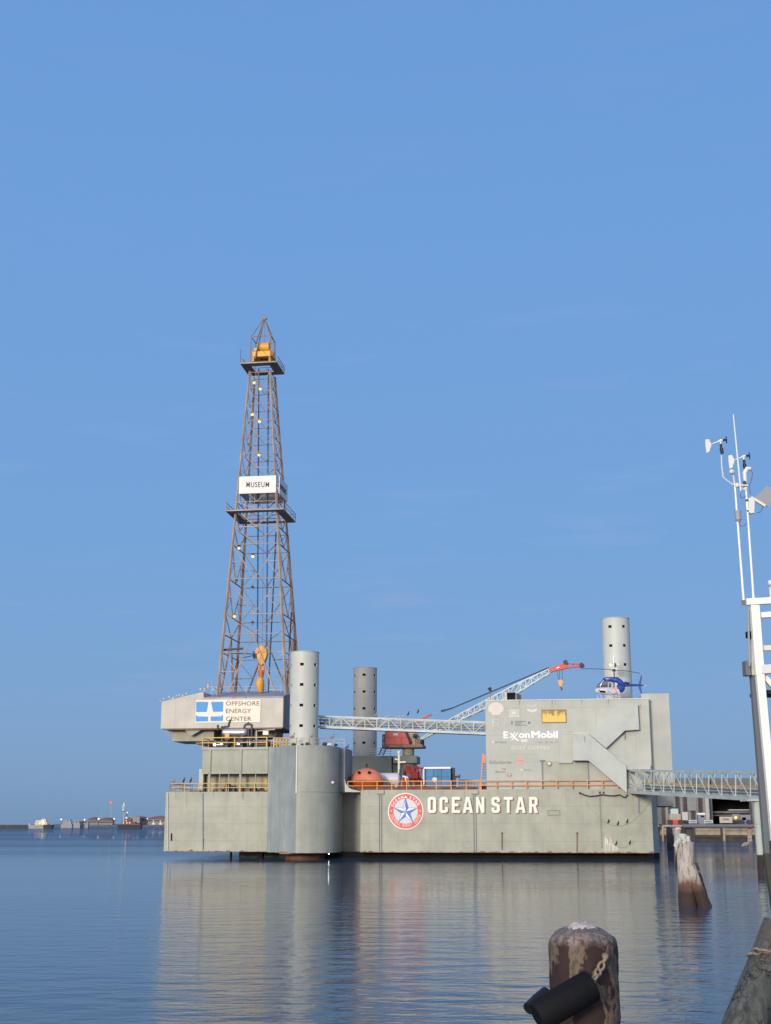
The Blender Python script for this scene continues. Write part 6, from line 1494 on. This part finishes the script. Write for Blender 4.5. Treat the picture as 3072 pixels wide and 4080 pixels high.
# ================================================================== FAR SIDE OF THE HARBOUR
def fb2(mb, x0, x1, y0, y1, Y, dY=12): a, b_ = gp(x0, y1, Y), gp(x1, y0, Y); return mb.box(a.x, b_.x, Y, Y + dY, a.z, b_.z)
def gable(mb, x0, x1, ye, yr, Y, dY=30):
    pts = [gp(x0, ye, Y), gp(x0 + (x1 - x0) * .25, (ye + yr * 2) / 3, Y), gp(x0 + (x1 - x0) * .5, yr, Y), gp(x0 + (x1 - x0) * .75, (ye + yr * 2) / 3, Y), gp(x1, ye, Y)]
    return mb.prism(pts, (0, dY, 0))
YF = 2200
for x0, x1, ye, yr, lab in ((346, 392, 3268, 3256, 'red roofed shed on the far shore, under the bright white light'), (392, 450, 3269, 3257, 'red roofed shed on the far shore, below the red beacon'), (510, 582, 3259, 3251, 'red roofed shed on the far shore behind the tugboat'), (582, 690, 3263, 3250, 'widest red roofed shed on the far shore beside the rig hull')):
    t = thing('harbour_shed', lab, 'building', (gp((x0 + x1) / 2, 3284, YF).x, YF, 0), 'world', 'red roofed sheds across the harbour')
    m = MB(); gable(m, x0, x1, ye, yr, YF - 1); m.build('roof', 'roof_red', t)
    m = MB(); fb2(m, x0 + 1, x1 - 1, ye + .2, 3287, YF); m.build('wall', 'wall_tan', t)
    m = MB(); fb2(m, x0 + 3, x1 - 3, ye + 5, ye + 9, YF - .5, 1); m.build('opening', 'dark_steel', t)
t = thing('storage_hall', 'plain grey block on the far shore behind the tugboat', 'building', (gp(540, 3284, YF - 20).x, YF - 20, 0), 'world')
m = MB(); fb2(m, 521, 557, 3256, 3286, YF - 20); m.build('wall', 'shed_door', t); m = MB(); fb2(m, 520, 558, 3254.5, 3256, YF - 21, 14); m.build('roof', 'galv', t)
def ship(name, label, x0, x1, yw, Y, hullm, decks, lights, mast=None):
    t = thing(name, label, 'boat', (gp((x0 + x1) / 2, yw, Y).x, Y, 0), 'world')
    w_ = x1 - x0; d = 8
    yd = yw - 7
    m = MB(); pts = [gp(x0 + w_ * .03, yw, Y), gp(x1 - w_ * .05, yw, Y), gp(x1, yd - 2, Y), gp(x1 - w_ * .2, yd, Y), gp(x0, yd - .5, Y)]; pts[0].z = pts[1].z = -.5; m.prism(pts, (0, d, 0)); m.build('hull', hullm, t)
    for a, b_, y0, y1, mt, nm in decks: m = MB(); fb2(m, a, b_, y0, y1, Y + .5, d - 1); m.build(nm, mt, t)
    for px, py, r_, mt in lights: m = MB(); m.ball(gp(px, py, Y - .5), r_ * .62, 10); m.build('light', mt, t, smooth=True)
    if mast: m = MB(); m.bar(gp(mast[0], mast[2], Y + 3), gp(mast[0], mast[1], Y + 3), .9); m.build('mast', 'dark_steel', t)
    return t
Yt = 620
ship('tugboat', 'dark tugboat with red lit deckhouse crossing the harbour mouth', 467, 565, 3293, 1500, 'hull_navy', [(484, 540, 3274, 3285, 'roof_red', 'deckhouse'), (496, 524, 3262, 3274, 'roof_red', 'wheelhouse'), (500, 508, 3255, 3262, 'sign_cream', 'funnel'), (540, 560, 3279, 3284, 'hull_navy', 'aft_deck')], [(492, 3279, 1.1, 'lamp_pink'), (506, 3279, 1.0, 'lamp_warm'), (517, 3278.5, 1.1, 'lamp_pink'), (503, 3270, .9, 'lamp_warm'), (507, 3238, 1.25, 'lamp_pink')], (505.5, 3238, 3262))
ship('ferry', 'brightly lit cream ferry by the breakwater', 112, 190, 3294, 1600, 'far_grey', [(138, 188, 3276, 3287, 'cabin_glow', 'superstructure'), (142, 184, 3268, 3275, 'cabin_glow', 'superstructure'), (166, 180, 3262, 3267, 'cabin_glow', 'upper_deck'), (116, 119, 3281, 3288, 'white_clean', 'bow_post')], [(159, 3280, 1.5, 'lamp_warm'), (172, 3279, 2.5, 'lamp_white'), (171, 3272, 1.6, 'lamp_white'), (164, 3268, .7, 'lamp_warm'), (181, 3266, .7, 'lamp_warm')])
ship('workboat', 'small dark workboat astern of the lit ferry', 172, 208, 3294, 1590, 'hull_navy', [(180, 192, 3286, 3289, 'hull_navy', 'cabin'), (205, 209, 3284, 3286, 'white_clean', 'bow_fender')], [])
ship('supply_boat', 'pale supply boat with tiered decks at the far quay', 242, 288, 3291, 1900, 'far_grey', [(252, 284, 3271, 3284, 'far_grey', 'deckhouse'), (258, 268, 3267, 3271, 'far_grey', 'bridge'), (272, 280, 3265, 3271, 'far_grey', 'funnel')], [])
ship('patrol_boat', 'white patrol boat moored past the yellow quay light', 288, 320, 3288, 1950, 'far_grey', [(296, 316, 3270, 3281, 'far_grey', 'deckhouse'), (302, 309, 3273, 3277, 'dark_steel', 'window')], [])
ship('patrol_boat', 'white and blue patrol boat moored against the first red roofed shed', 320, 352, 3288, 1960, 'far_grey', [(318, 340, 3270, 3281, 'far_grey', 'deckhouse'), (326, 337, 3273, 3277, 'dark_blue', 'window')], [])
for px, lab in ((611, 'small white sailboat hull moored nearest the grey hall'), (639, 'small white sailboat moored midway along the far sheds')):
    t = thing('sailboat', lab, 'boat', (gp(px, 3284, 1900).x, 1900, 0), 'world', 'small sailboats by the far sheds')
    m = MB(); m.prism([gp(px - 6, 3281, 1900), gp(px + 8, 3281, 1900), gp(px + 5, 3285, 1900), gp(px - 4, 3285, 1900)], (0, 4, 0)); m.build('hull', 'white_clean', t)
    m = MB(); fb2(m, px - 2, px + 1.5, 3268, 3281, 1900, 1); m.build('furled_sail', 'sign_cream', t)
for px, py, mt, r_, lab in ((244, 3265, 'lamp_white', 2.0, 'white quay light above the supply boat'), (286, 3274, 'lamp_warm', 1.6, 'yellow quay light between the supply and patrol boats'), (337, 3266, 'lamp_white', 1.8, 'white quay light above the white and blue patrol boat'), (393, 3263, 'lamp_pink', 2.7, 'brightest white light among the red roofed sheds'), (455, 3263, 'lamp_white', 1.8, 'white quay light between shed and tugboat'), (587, 3262, 'lamp_pink', 1.7, 'pinkish quay light in front of the widest red roofed shed')):
    t = thing('quay_light', lab, 'light', gp(px, 3284, 2150), 'world', 'quay lights across the harbour')
    m = MB(); m.bar(gp(px, 3286, 2152), gp(px, py, 2152), .6); m.build('pole', 'dark_steel', t)
    m = MB(); m.ball(gp(px, py, 2148), r_ * .62, 12); m.build('lamp_head', mt, t, smooth=True)
t = thing('radio_tower', 'thin far radio tower topped by a red beacon', 'tower', gp(442, 3284, 2300), 'world')
m = MB(); m.bar(gp(442, 3286, 2302), gp(442, 3199, 2302), .8); m.build('mast', 'panel_back', t)
m = MB(); m.ball(gp(442, 3198, 2298), 1.9, 14); m.build('beacon', 'lamp_red', t, smooth=True)
t = thing('radio_tower', 'short thin far radio tower without a light', 'tower', gp(404, 3284, 2300), 'world')
m = MB(); m.bar(gp(404, 3286, 2302), gp(404, 3221, 2302), .5); m.build('mast', 'panel_back', t)
m = MB(); m.bar(gp(403, 3225, 2302), gp(405, 3225, 2302), .5); m.build('crossarm', 'panel_back', t)
t = thing('radar_tower', 'pale radar dome tower on the far shore above the tugboat', 'tower', gp(494, 3284, 2350), 'world')
m = MB(); m.bar(gp(493, 3286, 2352), gp(494, 3203, 2352), 1.0); m.build('mast', 'galv', t)
m = MB(); m.ball(gp(492, 3228, 2348), 2.6, 14); m.build('radome', 'safe_teal', t, smooth=True)
m = MB(); m.bar(gp(486, 3215, 2348), gp(501, 3215, 2348), 1.2); m.bar(gp(487, 3219, 2348), gp(498, 3219, 2348), 1.6); m.build('gallery', 'galv', t)
m = MB(); m.tube(gp(494, 3214, 2348), gp(496, 3199, 2348), 2.8, 1.5, 10); m.build('antenna_array', 'safe_teal', t)

# ================================================================== LIGHT, SKY, CAMERA
SUN_AZ, SUN_EL = R(204), R(11)                        # clockwise from +Y
sd = Vector((math.sin(SUN_AZ) * math.cos(SUN_EL), math.cos(SUN_AZ) * math.cos(SUN_EL), math.sin(SUN_EL)))
sl = bpy.data.lights.new('sun', 'SUN'); sl.energy = 2.55; sl.angle = R(12); sl.color = (1, .90, .76)
so = bpy.data.objects.new('sun', sl); COL.objects.link(so); so.rotation_euler = sd.to_track_quat('Z', 'Y').to_euler()
W = bpy.data.worlds.new('World'); S.world = W; W.use_nodes = True; nt = W.node_tree
bg = nt.nodes['Background']; L = nt.links
sky = N(nt, 'ShaderNodeTexSky'); sky.sky_type = 'NISHITA'; sky.sun_disc = False; sky.sun_elevation = SUN_EL; sky.sun_rotation = SUN_AZ; sky.air_density = 1; sky.dust_density = 1
tc = N(nt, 'ShaderNodeTexCoord'); sp = N(nt, 'ShaderNodeSeparateXYZ'); L.new(tc.outputs['Generated'], sp.inputs[0])
def s2l(r, g, b): return tuple((c / 255 / 12.92) if c / 255 <= .04045 else ((c / 255 + .055) / 1.055) ** 2.4 for c in (r, g, b))
STR = .1
K = lambda *c: tuple(x / STR for x in s2l(*c))
grad = ramp(nt, sp.outputs[2], [(0.0, s2l(116, 150, 188)), (.03, s2l(121, 158, 199)), (.09, s2l(122, 163, 211)), (.22, s2l(117, 164, 219)), (.42, s2l(113, 162, 222)), (.60, s2l(109, 158, 220)), (1.0, s2l(84, 130, 200))])
gs = N(nt, 'ShaderNodeVectorMath', operation='SCALE'); gs.inputs['Scale'].default_value = 1 / STR; L.new(grad, gs.inputs[0])
mx_ = N(nt, 'ShaderNodeMix', data_type='RGBA'); mx_.inputs[0].default_value = .93; L.new(sky.outputs[0], mx_.inputs[6]); L.new(gs.outputs[0], mx_.inputs[7])
# faint high wisps
mp = N(nt, 'ShaderNodeMapping'); mp.inputs['Scale'].default_value = (1.4, 1.4, 9.0); mp.inputs['Rotation'].default_value = (R(0), R(4), 0); L.new(tc.outputs['Generated'], mp.inputs[0])
cl = tex(nt, mp.outputs[0], 4.6, 6, .6); cf = math_(nt, 'MULTIPLY', ramp(nt, cl, [(.56, 0.0), (.80, 1.0)]), ramp(nt, sp.outputs[2], [(.05, 0.0), (.14, 1.0), (.30, .9), (.42, .1)]))
cm = mixc(nt, math_(nt, 'MULTIPLY', cf, .30), mx_.outputs[2], tuple(x / STR for x in s2l(168, 180, 220)))
vm2 = N(nt, 'ShaderNodeVectorMath', operation='DOT_PRODUCT'); L.new(tc.outputs['Generated'], vm2.inputs[0]); vm2.inputs[1].default_value = tuple(sd)
glow = math_(nt, 'POWER', math_(nt, 'MAXIMUM', vm2.outputs['Value'], 0.0), 1.6)
gc = N(nt, 'ShaderNodeVectorMath', operation='SCALE'); gc.inputs[0].default_value = (10.5, 9.2, 7.6); L.new(glow, gc.inputs['Scale'])
ga = N(nt, 'ShaderNodeVectorMath', operation='ADD'); L.new(cm, ga.inputs[0]); L.new(gc.outputs[0], ga.inputs[1])
L.new(ga.outputs[0], bg.inputs['Color']); bg.inputs['Strength'].default_value = STR

cam = bpy.data.cameras.new('camera'); cam.sensor_fit = 'HORIZONTAL'; cam.sensor_width = 36; cam.lens = 36 * FPX / 3072
cam.clip_start = .1; cam.clip_end = 30000
co = bpy.data.objects.new('camera', cam); COL.objects.link(co); co.location = (0, 0, EYE); co.rotation_euler = (R(90) + PITCH, 0, 0)
S.camera = co
S.view_settings.view_transform = 'Standard'; S.view_settings.look = 'None'; S.view_settings.exposure = 0
S.render.engine = 'CYCLES'
try:
    S.cycles.use_denoising = True; S.cycles.caustics_reflective = False; S.cycles.caustics_refractive = False
except Exception: pass
